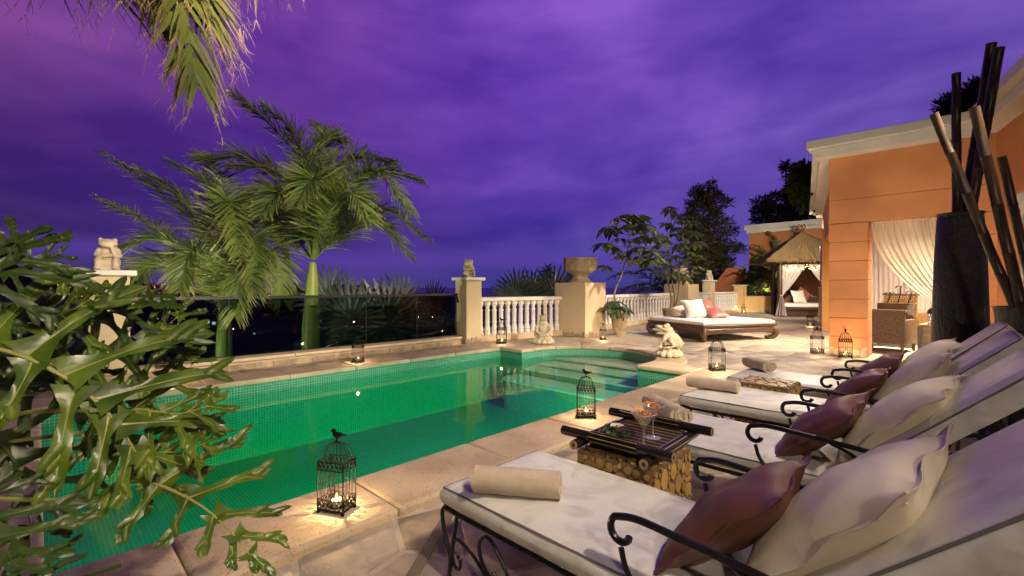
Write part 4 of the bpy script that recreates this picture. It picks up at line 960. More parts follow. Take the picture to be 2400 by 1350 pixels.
# dark strap leaves low in the corner
sp = at(-40, 1480, 1.15); t = thing('strap_leaf_plant', 'dark strap-leaved plant in the corner below the philodendron', 'plant', (sp.x, sp.y, TZ))
for k, (mx, ex) in enumerate((((40, 1330), (66, 1256)), ((110, 1330), (195, 1258)), ((120, 1345), (205, 1305)), ((170, 1370), (284, 1330)), ((-20, 1300), (10, 1220)))):
    P = cat([sp, at(mx[0], mx[1], 1.25), at(ex[0], ex[1], 1.35)], 6); mb = MB(); m_ = len(P)
    def fn(u, v):
        f = v*(m_-1); i = min(int(f), m_-2); c_ = P[i].lerp(P[i+1], f-i); tg = (P[i+1]-P[i]).normalized(); sd = tg.cross(V((-.4, .5, .7))).normalized()
        return c_+sd*(2*u-1)*.022*math.sin(PI*(.15+.85*v))**.7+V((0, 0, .012))*(abs(2*u-1))
    mb.grid(fn, 2, 14, lambda u, v: .5 if abs(u-.5) < .1 else 0); mb.build('leaf', 'leaf_dark', t, True)
# stone planter that holds the philodendron
pl = thing('stone_planter', 'wide rough sandstone planter beside the palm trunk', 'planter', (-5.55, -.95, TZ))
mb = MB(); mb.lathe([(.40, 0), (.42, .05), (.50, .5), (.56, .62), (.56, .70), (.48, .70), (.46, .6)], 28); mb.build('body', 'statue', pl)
MB().lathe([(.47, .6), (.001, .62)], 20, cap=False).build('soil', 'soil', pl)
# the pots these two plants grow in
for loc, r, h, lb in (((-3.02, -.90, TZ), .27, .46, 'plain stone pot holding the philodendron at the pool corner'), ((sp.x, sp.y, TZ), .15, .40, 'small stone pot holding the dark strap-leaved plant')):
    p = thing('stone_pot', lb, 'pot', loc); pot_mesh(r, h).build('body', 'pot', p); MB().lathe([(r*.83, h*.90), (.001, h*.92)], 20, cap=False).build('soil', 'soil', p)
MB().tube(cat([(-3.02, -.90, TZ+.40), (-3.04, -.74, .48), (-2.97, -.56, .52), tuple(crown)], 5), [.05]*5+[.045]*5+[.04]*6, 9).build('stem', 'bark', phil, True)
# ================================================================== carved frogs
def Q(ax, deg): return Matrix.Rotation(R_(deg), 3, ax).to_quaternion()
def mound(mb, seed, r=.20, h=.2):
    rr = random.Random(seed); mb.ell((0, 0, h*.35), (r*.95, r*.9, h*.5))
    for k in range(11): a = 2*PI*k/11; mb.ell((r*math.cos(a)*.92, r*math.sin(a)*.88, .055), (.062, .062, .058))
    for k in range(8): a = 2*PI*k/8+.3; mb.ell((r*math.cos(a)*.66, r*math.sin(a)*.62, .125), (.058, .058, .05))
    for k in range(5): a = 2*PI*k/5; mb.ell((r*.3*math.cos(a), r*.3*math.sin(a), .165), (.05, .05, .03))
def frog_mouth(name, label, loc, rz, s):
    t = thing(name, label, 'statue', loc, rz); mb = MB(); mound(mb, 2)
    mb.ell((-.06, 0, .335), (.20, .128, .115), Q('Y', -40)); mb.ell((.03, 0, .40), (.10, .10, .10))
    mb.ell((.10, 0, .515), (.155, .112, .046), Q('Y', -14)); mb.ell((.02, 0, .49), (.10, .112, .065)); mb.ell((.12, 0, .425), (.125, .095, .024), Q('Y', 4)); mb.ell((.03, 0, .435), (.07, .10, .05))
    for s_ in (-1, 1):
        mb.ell((.045, s_*.085, .560), (.048, .038, .042)); mb.ell((.235, s_*.025, .555), (.012, .012, .012))
        mb.tube([(.03, s_*.10, .40), (.06, s_*.145, .33), (.12, s_*.135, .27), (.125, s_*.125, .19)], [.045, .042, .032, .028], 10)
        mb.ell((.155, s_*.13, .185), (.060, .045, .02))
        mb.ell((-.12, s_*.115, .27), (.13, .058, .075), Q('Y', -28)); mb.tube([(-.03, s_*.14, .33), (-.12, s_*.16, .22), (-.04, s_*.165, .19)], [.045, .038, .03], 10); mb.ell((.0, s_*.165, .185), (.09, .04, .02))
    me = voxel(mb.mesh('body', 'statue'), .0075, 4); o = link('body', me, t); o.scale = (s, s, s)
    eb = MB()
    for s_ in (-1, 1): eb.ell((.060, s_*.112, .562), (.022, .014, .022))
    e = eb.build('eyes', 'urn', t); e.scale = (s, s, s); return t
frog_mouth('frog_statue', 'pale stone frog with open mouth crouching on carved clouds beside the pool steps', (-3.72, 7.85, 0), R_(196), .98)
def frog_front(name, label, loc, rz, s):
    t = thing(name, label, 'statue', loc, rz); mb = MB(); mound(mb, 3, .21, .2)
    mb.ell((-.03, 0, .34), (.105, .12, .17)); mb.ell((.0, 0, .46), (.085, .10, .09)); mb.ell((.035, 0, .535), (.075, .092, .026)); mb.ell((.025, 0, .585), (.08, .088, .036), Q('Y', -8)); mb.ell((-.02, 0, .56), (.06, .085, .05))
    for s_ in (-1, 1):
        mb.ell((-.005, s_*.066, .625), (.026, .028, .034))
        mb.tube([(-.02, s_*.105, .42), (.03, s_*.155, .35), (.08, s_*.14, .27), (.12, s_*.08, .235)], [.045, .042, .034, .03], 10); mb.ell((.125, s_*.07, .23), (.035, .04, .022))
        mb.ell((-.02, s_*.15, .25), (.09, .06, .07)); mb.ell((.04, s_*.17, .19), (.08, .04, .03))
    mb.ell((.09, 0, .20), (.10, .13, .05))
    me = voxel(mb.mesh('body', 'statue'), .0075, 4); o = link('body', me, t); o.scale = (s, s, s); return t
frog_front('frog_statue', 'pale stone frog facing the pool with closed mouth in front of the balustrade', (-6.55, 7.72, 0), R_(-48), 1.0)
def thinker(label, loc, rz, s):
    t = thing('thinking_frog_statue', label, 'statue', loc, rz); mb = MB()
    mb.box((0, 0, .022), (.20, .22, .044)); mb.ell((-.02, 0, .085), (.115, .125, .07)); mb.ell((-.045, 0, .19), (.09, .105, .125), Q('Y', 12)); mb.ell((.02, 0, .335), (.105, .098, .058), Q('Y', 14)); mb.ell((-.03, 0, .29), (.08, .09, .08))
    for s_ in (-1, 1):
        mb.ell((.01, s_*.066, .378), (.034, .030, .026))
        mb.ell((.035, s_*.085, .105), (.09, .045, .055), Q('Y', -24)); mb.tube([(.10, s_*.08, .13), (.10, s_*.085, .07), (.095, s_*.085, .02)], [.038, .034, .03], 8); mb.ell((.11, s_*.085, .03), (.05, .038, .022))
    mb.tube([(-.03, .085, .26), (.02, .11, .18), (.085, .075, .19), (.075, .04, .29)], [.034, .032, .028, .024], 8); mb.ell((.078, .03, .30), (.025, .03, .03))
    mb.tube([(-.03, -.085, .26), (.03, -.105, .19), (.08, -.03, .18), (.08, .05, .185)], [.034, .032, .028, .024], 8)
    me = voxel(mb.mesh('body', 'statue'), .006, 3); o = link('body', me, t); o.scale = (s, s, s); return t
thinker('stone frog in a thinking pose on the pillar above the philodendron', (-8.27, .66, 1.472), R_(-12), 1.08)
thinker('stone frog in a thinking pose on the pillar where the glass screen ends', (-8.22, 7.0, 1.472), R_(-20), 1.04)
thinker('stone frog in a thinking pose on the far narrow pillar by the slanted orange wall', (-8.32, 21.6, 1.562), R_(-30), 1.15)

# ================================================================== birdcage lanterns
def lantern_proto(kind):
    t = thing('birdcage_lantern', 'x', 'lantern', (0, 0, 0)); W, D_ = .080, .055
    mb = MB(); mb.box((0, 0, .020), (2*W, 2*D_, .006))
    for sx in (-1, 1):
        for sy in (-1, 1): mb.ell((sx*W*.95, sy*D_*.95, .010), (.010, .010, .010), nu=8, nv=6)
    mb.build('base', 'rust_iron', t)
    def band(z0, z1, name):
        b_ = MB()
        for z in (z0, z1):
            b_.tube([(-W, -D_, z), (W, -D_, z), (W, D_, z), (-W, D_, z), (-W, -D_, z)], .0032, 4)
        for (ax, ln, off, n_) in ((0, W, D_, 6), (1, D_, W, 4)):
            for s_ in (-1, 1):
                for k in range(n_):
                    c0 = -ln+2*ln*k/n_; c1 = -ln+2*ln*(k+1)/n_
                    for (a, c) in (((c0, z0), (c1, z1)), ((c1, z0), (c0, z1))):
                        f_ = (lambda q: (q[0], s_*off, q[1])) if ax == 0 else (lambda q: (s_*off, q[0], q[1]))
                        b_.tube([f_(a), f_(c)], .0021, 4, cap=False)
                    mid = ((c0+c1)/2, (z0+z1)/2); rr_ = (c1-c0)*.30
                    b_.tube([f_((mid[0]+rr_*math.cos(q), mid[1]+rr_*math.sin(q))) for q in [PI*2*i/8 for i in range(9)]], .0019, 4, cap=False)
        b_.build(name, 'rust_iron', t)
    band(.024, .075, 'lower_band'); band(.232, .275, 'upper_band')
    b_ = MB()
    for sx in (-1, 1):
        for sy in (-1, 1): b_.tube([(sx*W, sy*D_, .02), (sx*W, sy*D_, .275)], .0030, 4)
    for k in range(1, 6):
        for s_ in (-1, 1): b_.tube([(-W+2*W*k/6, s_*D_, .07), (-W+2*W*k/6, s_*D_, .235)], .0014, 4)
    for k in range(1, 4):
        for s_ in (-1, 1): b_.tube([(s_*W, -D_+2*D_*k/4, .07), (s_*W, -D_+2*D_*k/4, .235)], .0014, 4)
    b_.tube([(-W, -D_, .155), (W, -D_, .155), (W, D_, .155), (-W, D_, .155), (-W, -D_, .155)], .0014, 4); b_.build('bars', 'rust_iron', t)
    b_ = MB()
    for k in range(18):
        u = k/18; pr = 2*(2*W+2*D_)*u
        if pr < 2*W*2/2: x, y = -W+pr, -D_
        pr = u*4*(W+D_)
        if pr < 2*W: x, y = -W+pr, -D_
        elif pr < 2*W+2*D_: x, y = W, -D_+pr-2*W
        elif pr < 4*W+2*D_: x, y = W-(pr-2*W-2*D_), D_
        else: x, y = -W, D_-(pr-4*W-2*D_)
        b_.tube(cat([(x, y, .275), (x*.84, y*.84, .292), (x*.74, y*.74, .325), (x*.55, y*.55, .355), (x*.2, y*.2, .370), (0, 0, .372)], 3), .0016, 4, cap=False)
    b_.build('dome', 'rust_iron', t)
    if kind == 'bird':
        b_ = MB(); b_.tube([(0, 0, .368), (0, 0, .392)], .004, 6); b_.ell((0, 0, .408), (.026, .015, .016), Q('Y', 18)); b_.ell((-.020, 0, .430), (.013, .012, .012)); b_.ell((-.034, 0, .428), (.007, .003, .003)); b_.tube([(.015, 0, .408), (.045, .002, .412), (.056, 0, .416)], [.008, .006, .004], 5); b_.ell((.008, .014, .410), (.022, .004, .009), Q('Y', 5)); b_.ell((.008, -.014, .410), (.022, .004, .009), Q('Y', 5))
        b_.build('bird', 'rust_iron', t)
    else:
        b_ = MB(); b_.tube([(0, 0, .368), (0, 0, .385)], .005, 6); b_.ell((0, 0, .392), (.012, .012, .010))
        for k in range(5): a = PI/2+2*PI*k/5; b_.tube([(0, 0, .412), (.022*math.cos(a), .004*math.cos(a), .412+.022*math.sin(a))], [.008, .001], 5)
        b_.build('star', 'rust_iron', t)
    c = MB().lathe([(.024, .024), (.024, .060), (.020, .062), (.001, .060)], 14).build('candle', 'wax', t)
    MB().lathe([(.001, .062), (.0065, .070), (.005, .080), (.001, .094)], 8).build('flame', 'flame', c)
    MB().lathe([(.030, .024), (.031, .085)], 14, cap=False).build('glass_cup', 'pane', t)
    return t
LB, LS = lantern_proto('bird'), lantern_proto('star')
CANDLE = 11
lan = [ # x, y, z, scale, rz, proto, label
 (-2.50, 1.165, 0, 1.03, R_(28), 'bird', 'bird-topped cage lantern on the pool coping beside the towel of the foremost lounger'),
 (-2.57, 3.66, 0, 1.05, R_(40), 'bird', 'bird-topped cage lantern on the coping in front of the cocktail tray'),
 (-7.12, 3.68, 0, 1.03, R_(45), 'bird', 'bird-topped cage lantern on the far coping below the glass screen'),
 (-7.20, 7.08, 0, 1.30, R_(40), 'bird', 'tall bird-topped cage lantern in front of the white balustrade'),
 (-6.25, 9.62, TZ, .95, R_(35), 'bird', 'small bird-topped cage lantern at the foot of the broad urn pillar'),
 (-2.60, 7.06, 0, 1.22, R_(40), 'bird', 'bird-topped cage lantern on the coping corner near the open-mouthed frog'),
 (-2.00, 10.6, TZ, 1.22, R_(30), 'star', 'star-topped cage lantern standing free beside the orange column'),
 (-1.50, 10.28, TZ, 1.25, R_(10), 'star', 'star-topped cage lantern right in front of the orange column'),
 (-3.55, 17.8, TZ, 1.2, R_(30), 'star', 'star-topped cage lantern by the second orange column near the gazebo'),
 (-7.70, 24.4, TZ, 1.05, R_(30), 'bird', 'small cage lantern in the corner of the yellow planter wall'),
 (-7.10, 1.10, 0, 1.03, R_(30), 'bird', 'cage lantern on the far coping half hidden by philodendron leaves'),
]
first = {}
for (x, y, z, s, rz, kd, lb) in lan:
    pr = LB if kd == 'bird' else LS
    if kd not in first: o = pr; o.location = (x, y, z); o.rotation_euler = (0, 0, rz); o['label'] = lb; first[kd] = 1
    else: o = dup(pr, (x, y, z), rz, lb)
    o['group'] = 'birdcage lanterns'; o.scale = (s, s, s)
    pl_ = point('candle_light', (x, y, z+.105*s), CANDLE, .014, (1, .66, .30)); 
# ================================================================== cushions, pillows, towels
def cushion_mesh(lx, ly, h, m='vinyl', seed=0):
    rr = random.Random(seed); mb = MB(); e = .022
    def top(u, v):
        x, y = u*lx, (v-.5)*ly; ed = min(min(u, 1-u)*lx, min(v, 1-v)*ly)
        return (x, y, h-e*max(0, 1-ed/.035)**2*.8+.006*noise.noise(V((x*5, y*5, seed)))*min(1, ed/.05)+.008*min(1, ed/.15))
    nu, nv = 40, 20
    mb.grid(top, nu, nv)
    def side(pa):
        n_ = 80; per = []
        for i in range(nu+1): per.append((lx*i/nu, -ly/2))
        for i in range(1, nv+1): per.append((lx, -ly/2+ly*i/nv))
        for i in range(1, nu+1): per.append((lx-lx*i/nu, ly/2))
        for i in range(1, nv+1): per.append((0, ly/2-ly*i/nv))
        return per
    per = side(0); n_ = len(per)-1
    def wf(u, v):
        i = min(int(round(u*n_)), n_); x, y = per[i]; cx, cy = lx/2, 0; nx = (-1 if x <= 1e-6 else 1 if x >= lx-1e-6 else 0); ny = (-1 if y <= -ly/2+1e-6 else 1 if y >= ly/2-1e-6 else 0)
        bl = .014*math.sin(PI*v)+.005*noise.noise(V((x*9, y*9, v*3+seed)))
        return (x+nx*bl, y+ny*bl, (h-e*.8)*(1-v)+.004*v)
    mb.grid(wf, n_, 5)
    mb.add([(0, -ly/2, .004), (0, ly/2, .004), (lx, ly/2, .004), (lx, -ly/2, .004)], [(0, 1, 2, 3)])
    return mb.mesh('cushion', m), per
def piping_mesh(per, z, r=.0045):
    mb = MB(); mb.tube([(x, y, z) for x, y in per], r, 5, cap=False); return mb.mesh('piping', 'piping')
SEAM = {}
def pillow_mesh(sz, th, m, seed=0, flange=.13, wav=.022, wide=1.0):
    rr = random.Random(seed); mb = MB(); p1, p2, p3 = rr.uniform(0, 6), rr.uniform(0, 6), rr.uniform(0, 6); f0 = 1-flange; n = 26
    def pos(u, v, s):
        x, y = 2*u-1, 2*v-1
        ix, iy = min(1, abs(x)/f0), min(1, abs(y)/f0); inn = (max(0, (1-ix**2.2)*(1-iy**2.2)))**.5
        e = max(abs(x), abs(y)); fl = max(0, (e-f0)/(1-f0))
        wv = wav*fl*(math.sin(3.1*x*2+p1+1.7*y)+.7*math.sin(4.3*y*2+p2))*1.0
        dim = .006*noise.noise(V((x*2.2, y*2.2, seed+s)))*inn*3
        pull = 1-.07*(1-abs(y)**2)*abs(x)**3; pully = 1-.07*(1-abs(x)**2)*abs(y)**3
        return (x*sz/2*pull*wide, y*sz/2*pully, s*(th/2*inn+.0035*(1-fl)+.0008)+wv+dim*s)
    mb.grid(lambda u, v: pos(u, v, 1), n, n); mb.grid(lambda u, v: pos(1-u, v, -1), n, n)
    me = mb.mesh('pillow', m); sm_ = MB(); k = 24      # stitched line inside the flange, and the hem
    for e, r_ in ((f0, .0016), (.992, .0024)):
        loop = [(-e+2*e*i/k, -e) for i in range(k)]+[(e, -e+2*e*i/k) for i in range(k)]+[(e-2*e*i/k, e) for i in range(k)]+[(-e, e-2*e*i/k) for i in range(k+1)]
        sm_.tube([pos((x+1)/2, (y+1)/2, 1) for x, y in loop], r_, 4, cap=False)
        if e == f0: sm_.tube([pos((x+1)/2, (y+1)/2, -1) for x, y in loop], r_, 4, cap=False)
    SEAM[me.name] = sm_.mesh('seam', m); return me
def pillow(label, mesh_, loc, rot, group=None, name='cushion_pillow'):
    o = link(name, mesh_); o.location = loc; o.rotation_euler = rot; link('seam', SEAM[mesh_.name], o); return tag(o, label, 'pillow', group)
def towel_mesh(ln, r, seed=0, sq=.86):
    rr = random.Random(seed); mb = MB(); turns = 3.1; n = 70; th = r/turns*.86
    def sp(a, off): k = a/(turns*2*PI); q = .10*r+(.9*r)*k-off; q += .004*math.sin(a*2.3+seed); return q
    pts_o = []; pts_i = []
    for i in range(n+1):
        a = turns*2*PI*i/n; ro = sp(a, 0); ri = max(.002, sp(a, th))
        pts_o.append((ro*math.cos(a), ro*math.sin(a)*sq)); pts_i.append((ri*math.cos(a), ri*math.sin(a)*sq))
    loop = pts_o+pts_i[::-1]; m_ = len(loop); nseg = 10; vs = []; fs = []
    for k in range(nseg+1):
        y = -ln/2+ln*k/nseg; tel = 1+.02*math.sin(k*1.7+seed)
        for q, (x, z) in enumerate(loop): vs.append((x*tel, y+(.004*math.sin(q*.7) if k in (0, nseg) else 0), z*tel))
    for k in range(nseg):
        for i in range(m_): j = (i+1) % m_; fs.append((k*m_+i, k*m_+j, (k+1)*m_+j, (k+1)*m_+i))
    for k in (0, nseg):
        for i in range(n): fs.append((k*m_+i, k*m_+i+1, k*m_+m_-2-i, k*m_+m_-1-i))
    mb.add(vs, fs); return mb.mesh('towel', 'towel')
# ================================================================== wrought-iron sun loungers
def scroll(c, r0, r1, a0, a1, n=14, ax='xz', y=0):
    return [(c[0]+(r0+(r1-r0)*i/(n-1))*math.cos(R_(a0+(a1-a0)*i/(n-1))), y, c[1]+(r0+(r1-r0)*i/(n-1))*math.sin(R_(a0+(a1-a0)*i/(n-1)))) for i in range(n)]
HY = .315; SEAT_L = 1.30; BK = R_(43)
def lounger():
    t = thing('sun_lounger', 'x', 'sun lounger')
    mb = MB()
    for s_ in (-1, 1): mb.tube([(0, s_*HY, .315), (1.33, s_*HY, .315), (1.9, s_*HY, .315)], .011, 8)
    for x in (0.0, .45, .9, 1.33, 1.9): mb.tube([(x, -HY, .315), (x, HY, .315)], .009, 6)
    mb.build('bed_frame', 'iron', t)
    mb = MB()
    for s_ in (-1, 1): mb.tube([(1.33, s_*HY*.98, .325), (1.33+.86*math.cos(BK), s_*HY*.98, .325+.86*math.sin(BK))], .010, 7)
    for k in range(5): q = .05+.19*k; mb.tube([(1.33+q*math.cos(BK), -HY*.98, .32+q*math.sin(BK)), (1.33+q*math.cos(BK), HY*.98, .32+q*math.sin(BK))], .007, 5)
    tx, tz = 1.33+.86*math.cos(BK), .325+.86*math.sin(BK)
    for s_ in (-1, 1): mb.tube(scroll((tx+.055, tz-.02), .06, .028, 150, -170, 16, y=s_*HY*.98), .009, 6)
    mb.tube([(tx, HY*.98, tz), (1.85, HY*.98, .32)], .008, 6); mb.tube([(tx, -HY*.98, tz), (1.85, -HY*.98, .32)], .008, 6)
    mb.build('back_frame', 'iron', t)
    for s_ in (-1, 1):
        for x0, d_ in ((.03, 1), (1.80, -1)):
            y = s_*HY; mb = MB()
            mb.tube(cat([(x0+.06*d_, y, .315), (x0+.035*d_, y, .20), (x0+.015*d_, y, .10), (x0, y, .0)], 5), .010, 7)
            mb.tube(cat([(x0+.055*d_, y, .312), (x0-.005*d_, y, .335), (x0-.045*d_, y, .30), (x0-.035*d_, y, .22), (x0+.005*d_, y, .13), (x0+.012*d_, y, .08)], 5), .009, 7)
            # C-scrolls bracing leg and rail
            mb.tube(cat([(x0+.02*d_, y, .14), (x0+.035*d_, y, .19), (x0+.08*d_, y, .205), (x0+.17*d_, y, .175), (x0+.26*d_, y, .12), (x0+.30*d_, y, .135), (x0+.285*d_, y, .165)], 5), .008, 6)
            mb.tube(cat([(x0+.02*d_, y, .13), (x0+.04*d_, y, .085), (x0+.075*d_, y, .085), (x0+.08*d_, y, .125), (x0+.062*d_, y, .135)], 5), .008, 6)
            mb.tube(cat([(x0+.28*d_, y, .12), (x0+.22*d_, y, .17), (x0+.20*d_, y, .24), (x0+.24*d_, y, .285), (x0+.29*d_, y, .27), (x0+.36*d_, y, .19), (x0+.40*d_, y, .10)], 5), .008, 6)
            mb.build('leg', 'iron', t)
    for s_ in (-1, 1):
        y = s_*(HY+.01); mb = MB()
        arm = scroll((.905, .545), .024, .050, -20, -250, 16, y=y)
        P = arm+[V((.96, y, .598)), V((1.10, y, .592)), V((1.30, y, .575)), V((1.52, y, .55)), V((1.66, y, .53))]
        mb.tube(arm[:14]+cat([arm[14], (.955, y, .600), (1.10, y, .592), (1.30, y, .577), (1.50, y, .556), (1.64, y, .535)], 5), .0115, 8)
        mb.tube(cat([(.90, y, .495), (.915, y, .44), (.945, y, .385), (.945, y, .315)], 5), .009, 7)
        mb.tube(cat([(1.20, y, .585), (1.32, y, .53), (1.40, y, .44), (1.42, y, .315)], 5), .008, 7)
        mb.build('armrest', 'iron', t)
    me, per = cushion_mesh(SEAT_L, .64, .095, seed=1); link('seat_cushion', me, t, loc=(0, 0, .328))
    s0 = t.children[-1]; link('piping', piping_mesh(per, .078), s0)
    me, per = cushion_mesh(.88, .64, .10, seed=4); o = link('back_cushion', me, t, loc=(1.30, 0, .36)); o.rotation_euler = (0, -BK, 0); link('piping', piping_mesh(per, .083), o)
    return t
FX = -1.65
LY = [1.58, 2.88, 4.00, 5.08]
lbl = ['wrought-iron sun lounger with the cocktail-tray table on its far side, next to the flagstone joint', 'wrought-iron sun lounger whose towel roll lies behind the cocktail glasses', 'wrought-iron sun lounger with the long towel roll laid along its foot end', 'wrought-iron sun lounger closest to the tall black vases and orange column']
L0 = lounger(); LO = []
for k in range(4):
    o = L0 if k == 0 else copy_tree(L0)
    LO.append(o)
for k, o in enumerate(LO): o.location = (FX, LY[k], TZ); o['label'] = lbl[k]; o['group'] = 'sun loungers by the pool'
PB = [pillow_mesh(.50, .15, 'brown', s, .11, .009) for s in (1, 5)]; PC = [pillow_mesh(.60, .19, 'cream_fabric', s, .10, .011) for s in (2, 9)]
nm = ['lounger beside the flagstone joint', 'lounger behind the cocktail tray', 'lounger with the long towel roll', 'lounger closest to the orange column']
for k in range(4):
    y = LY[k]; rr = random.Random(90+k)
    # plane of pillow: local x across the lounger, local y up the slope, normal towards the foot
    def orient(tilt, yaw=0, roll=0): return (Matrix.Rotation(yaw, 3, 'Z') @ Matrix.Rotation(R_(-90), 3, 'Z') @ Matrix.Rotation(tilt, 3, 'X') @ Matrix.Rotation(roll, 3, 'Z')).to_euler()
    pillow('cream flanged pillow leaning on the backrest of the '+nm[k], PC[k % 2], (FX+1.415+.02*(k % 2), y+.01, TZ+.66), orient(R_(47), rr.uniform(-.10, .10), rr.uniform(-.10, .10)), 'cream pillows on the loungers')
    pillow('brown flanged pillow propped against the cream one on the '+nm[k], PB[k % 2], (FX+1.13, y-.02, TZ+.575), orient(R_(42), rr.uniform(-.12, .12), R_(rr.uniform(-12, 12))), 'brown pillows on the loungers')
def towel(label, ln, r, loc, rz, seed, roll=0):
    o = link('rolled_towel', towel_mesh(ln, r, seed)); o.location = loc; o.rotation_euler = (0, 0, rz); return tag(o, label, 'towel', 'rolled towels')
ct = TZ+.328+.098
towel('rolled beige towel on the lounger beside the flagstone joint', .36, .076, (-1.33, 1.40, ct+.060), R_(34-90), 1)
towel('rolled beige towel showing its coiled end behind the cocktail glasses', .38, .082, (-1.40, 2.92, ct+.064), R_(-35-90), 2)
towel('rolled beige towel lying lengthwise on the third lounger from the joint', .40, .070, (-1.50, 3.98, ct+.056), R_(-90+6), 3)
towel('rolled beige towel with coiled end on the lounger closest to the orange column', .38, .080, (-1.52, 5.30, ct+.062), R_(-42-90), 4)

# ================================================================== branch-slice side tables
def slice_mesh(k):
    rr = random.Random(k); mb = MB(); n = 11; ph = [rr.uniform(.90, 1.06) for _ in range(n)]
    for (r, z0, z1) in ((1, 0, .35),):
        vs = [(ph[i]*math.cos(2*PI*i/n)*q, ph[i]*math.sin(2*PI*i/n)*q, z) for q, z in ((1, 0), (1, .75), (.93, 1.0), (0.02, 1.04)) for i in range(n)]
        fs = [(a*n+i, a*n+(i+1) % n, (a+1)*n+(i+1) % n, (a+1)*n+i) for a in range(3) for i in range(n)]
        mb.add(vs[:2*n+n], []); mb.v = []; mb.add(vs, fs); mb.mi = [1]*n+[1]*n+[0]*n
    return mb.mesh('wood_slice', ['wood_slice', 'slice_rim'])
SL = [slice_mesh(k) for k in range(5)]
def slice_table(label, loc, s, h, seed, faces, dens=1.0):
    t = thing('wood_slice_table', label, 'side table', loc); rr = random.Random(seed)
    mb = MB(); mb.box((0, 0, h/2), (s-.016, s-.016, h-.012)); mb.build('core', 'slice_rim', t)
    for fc in faces:
        wd, ht = s-.012, (h-.02 if fc != 'top' else s-.012); placed = []
        for R0, tries in ((.040, 120), (.031, 300), (.023, 700), (.016, 1200), (.010, 2200)):
            for _ in range(int(tries*dens)):
                ex = rr.uniform(1.0, 1.55); r = R0*rr.uniform(.85, 1.1); x, y = rr.uniform(-wd/2+r, wd/2-r), rr.uniform(-ht/2+r*ex, ht/2-r*ex)
                if all(((x-a)/(r+c))**2+((y-b_)/(r*ex+e))**2 > .86 for a, b_, c, e in placed): placed.append((x, y, r, r*ex))
        for (x, y, r, e) in placed[:170]:
            o = link('wood_slice', rr.choice(SL), t); dp = rr.uniform(.006, .010)
            if fc == 'top': o.location = (x, y, h-.006); o.rotation_euler = (0, 0, rr.choice((0, .3))); o.scale = (r, e, dp)
            else:
                rz = {'+x': 0, '-y': -PI/2, '-x': PI}[fc]
                M_ = Matrix.Rotation(rz, 4, 'Z') @ Matrix.Translation(((s-.016)/2, x, h/2+y)) @ Matrix.Rotation(R_(90), 4, 'Y') @ Matrix.Rotation(R_(90), 4, 'Z')
                o.matrix_basis = M_ @ Matrix.Diagonal((r, e, dp, 1))
    return t
slice_table('cube side table faced with branch slices under the cocktail tray', (-1.21, 2.15, TZ), .43, .465, 1, ('+x', '-y', 'top'))
slice_table('cube side table faced with branch slices standing bare between two loungers', (-1.22, 4.50, TZ), .43, .465, 2, ('+x', '-y', 'top'), .6)
# ------------------------------------------------------------------ bamboo tray with cocktails
TT = TZ+.475
tr_ = thing('bamboo_tray', 'black bamboo tray with slatted floor on the branch-slice table', 'tray', (-1.22, 2.20, TT), R_(2))
def bpole(p, q, r, name='pole'):
    p, q = V(p), V(q); d_ = (q-p); o = MB().tube([p, p+d_*.02, q-d_*.02, q], [r*.97, r, r, r*.97], 14).build(name, 'bamboo_black', tr_)
    for e, s_ in ((p, -1), (q, 1)):
        T = Matrix.Translation(e) @ (d_*s_).to_track_quat('Z', 'Y').to_matrix().to_4x4()
        MB().lathe([(r*.96, .0005), (r*.96, .002), (r*.45, .002), (r*.42, -.004), (.001, -.004)], 14, T, cap=False).build('end', 'bamboo_end', o)
    mb = MB()
    for k in range(-9, 10): c_ = p+d_*(.5+k*.028); dn = d_.normalized(); mb.tube([c_-dn*.0012, c_+dn*.0012], r*1.025, 14, cap=False)
    return o
bpole((-.19, -.31, .026), (-.19, .31, .026), .024); bpole((.19, -.31, .026), (.19, .31, .026), .024)
bpole((-.30, -.245, .066), (.30, -.245, .066), .024); bpole((-.30, .245, .066), (.30, .245, .066), .024)
for s_ in (-1, 1):   # cane wrapping round the middle of each rail
    for k in range(26):
        a = 2*PI*k/26; MB().tube([(-.13, s_*.245+.0255*math.cos(a), .066+.0255*math.sin(a)), (.13, s_*.245+.0255*math.cos(a), .066+.0255*math.sin(a))], .0015 if k % 4 == 0 else .0030, 5).build('cane', 'straw' if k % 4 == 0 else 'bamboo_black', tr_)
        MB().tube([(s_*.19+.0255*math.cos(a), -.15, .026+.0255*math.sin(a)), (s_*.19+.0255*math.cos(a), .15, .026+.0255*math.sin(a))], .0015 if k % 4 == 0 else .0030, 5).build('cane', 'straw' if k % 4 == 0 else 'bamboo_black', tr_)
mb = MB(); mb.box((0, 0, .040), (.34, .46, .006)); mb.build('floor_board', 'bamboo_black', tr_)
sm = MB().box((0, 0, 0), (.34, .006, .004)).mesh('slat', 'dark_wood'); sm2 = MB().box((0, 0, 0), (.34, .0016, .0035)).mesh('slat', 'straw')
for k in range(28): link('slat', sm2 if k % 3 == 1 else sm, tr_, loc=(0, -.215+k*.016, .046))
TF = TT+.049
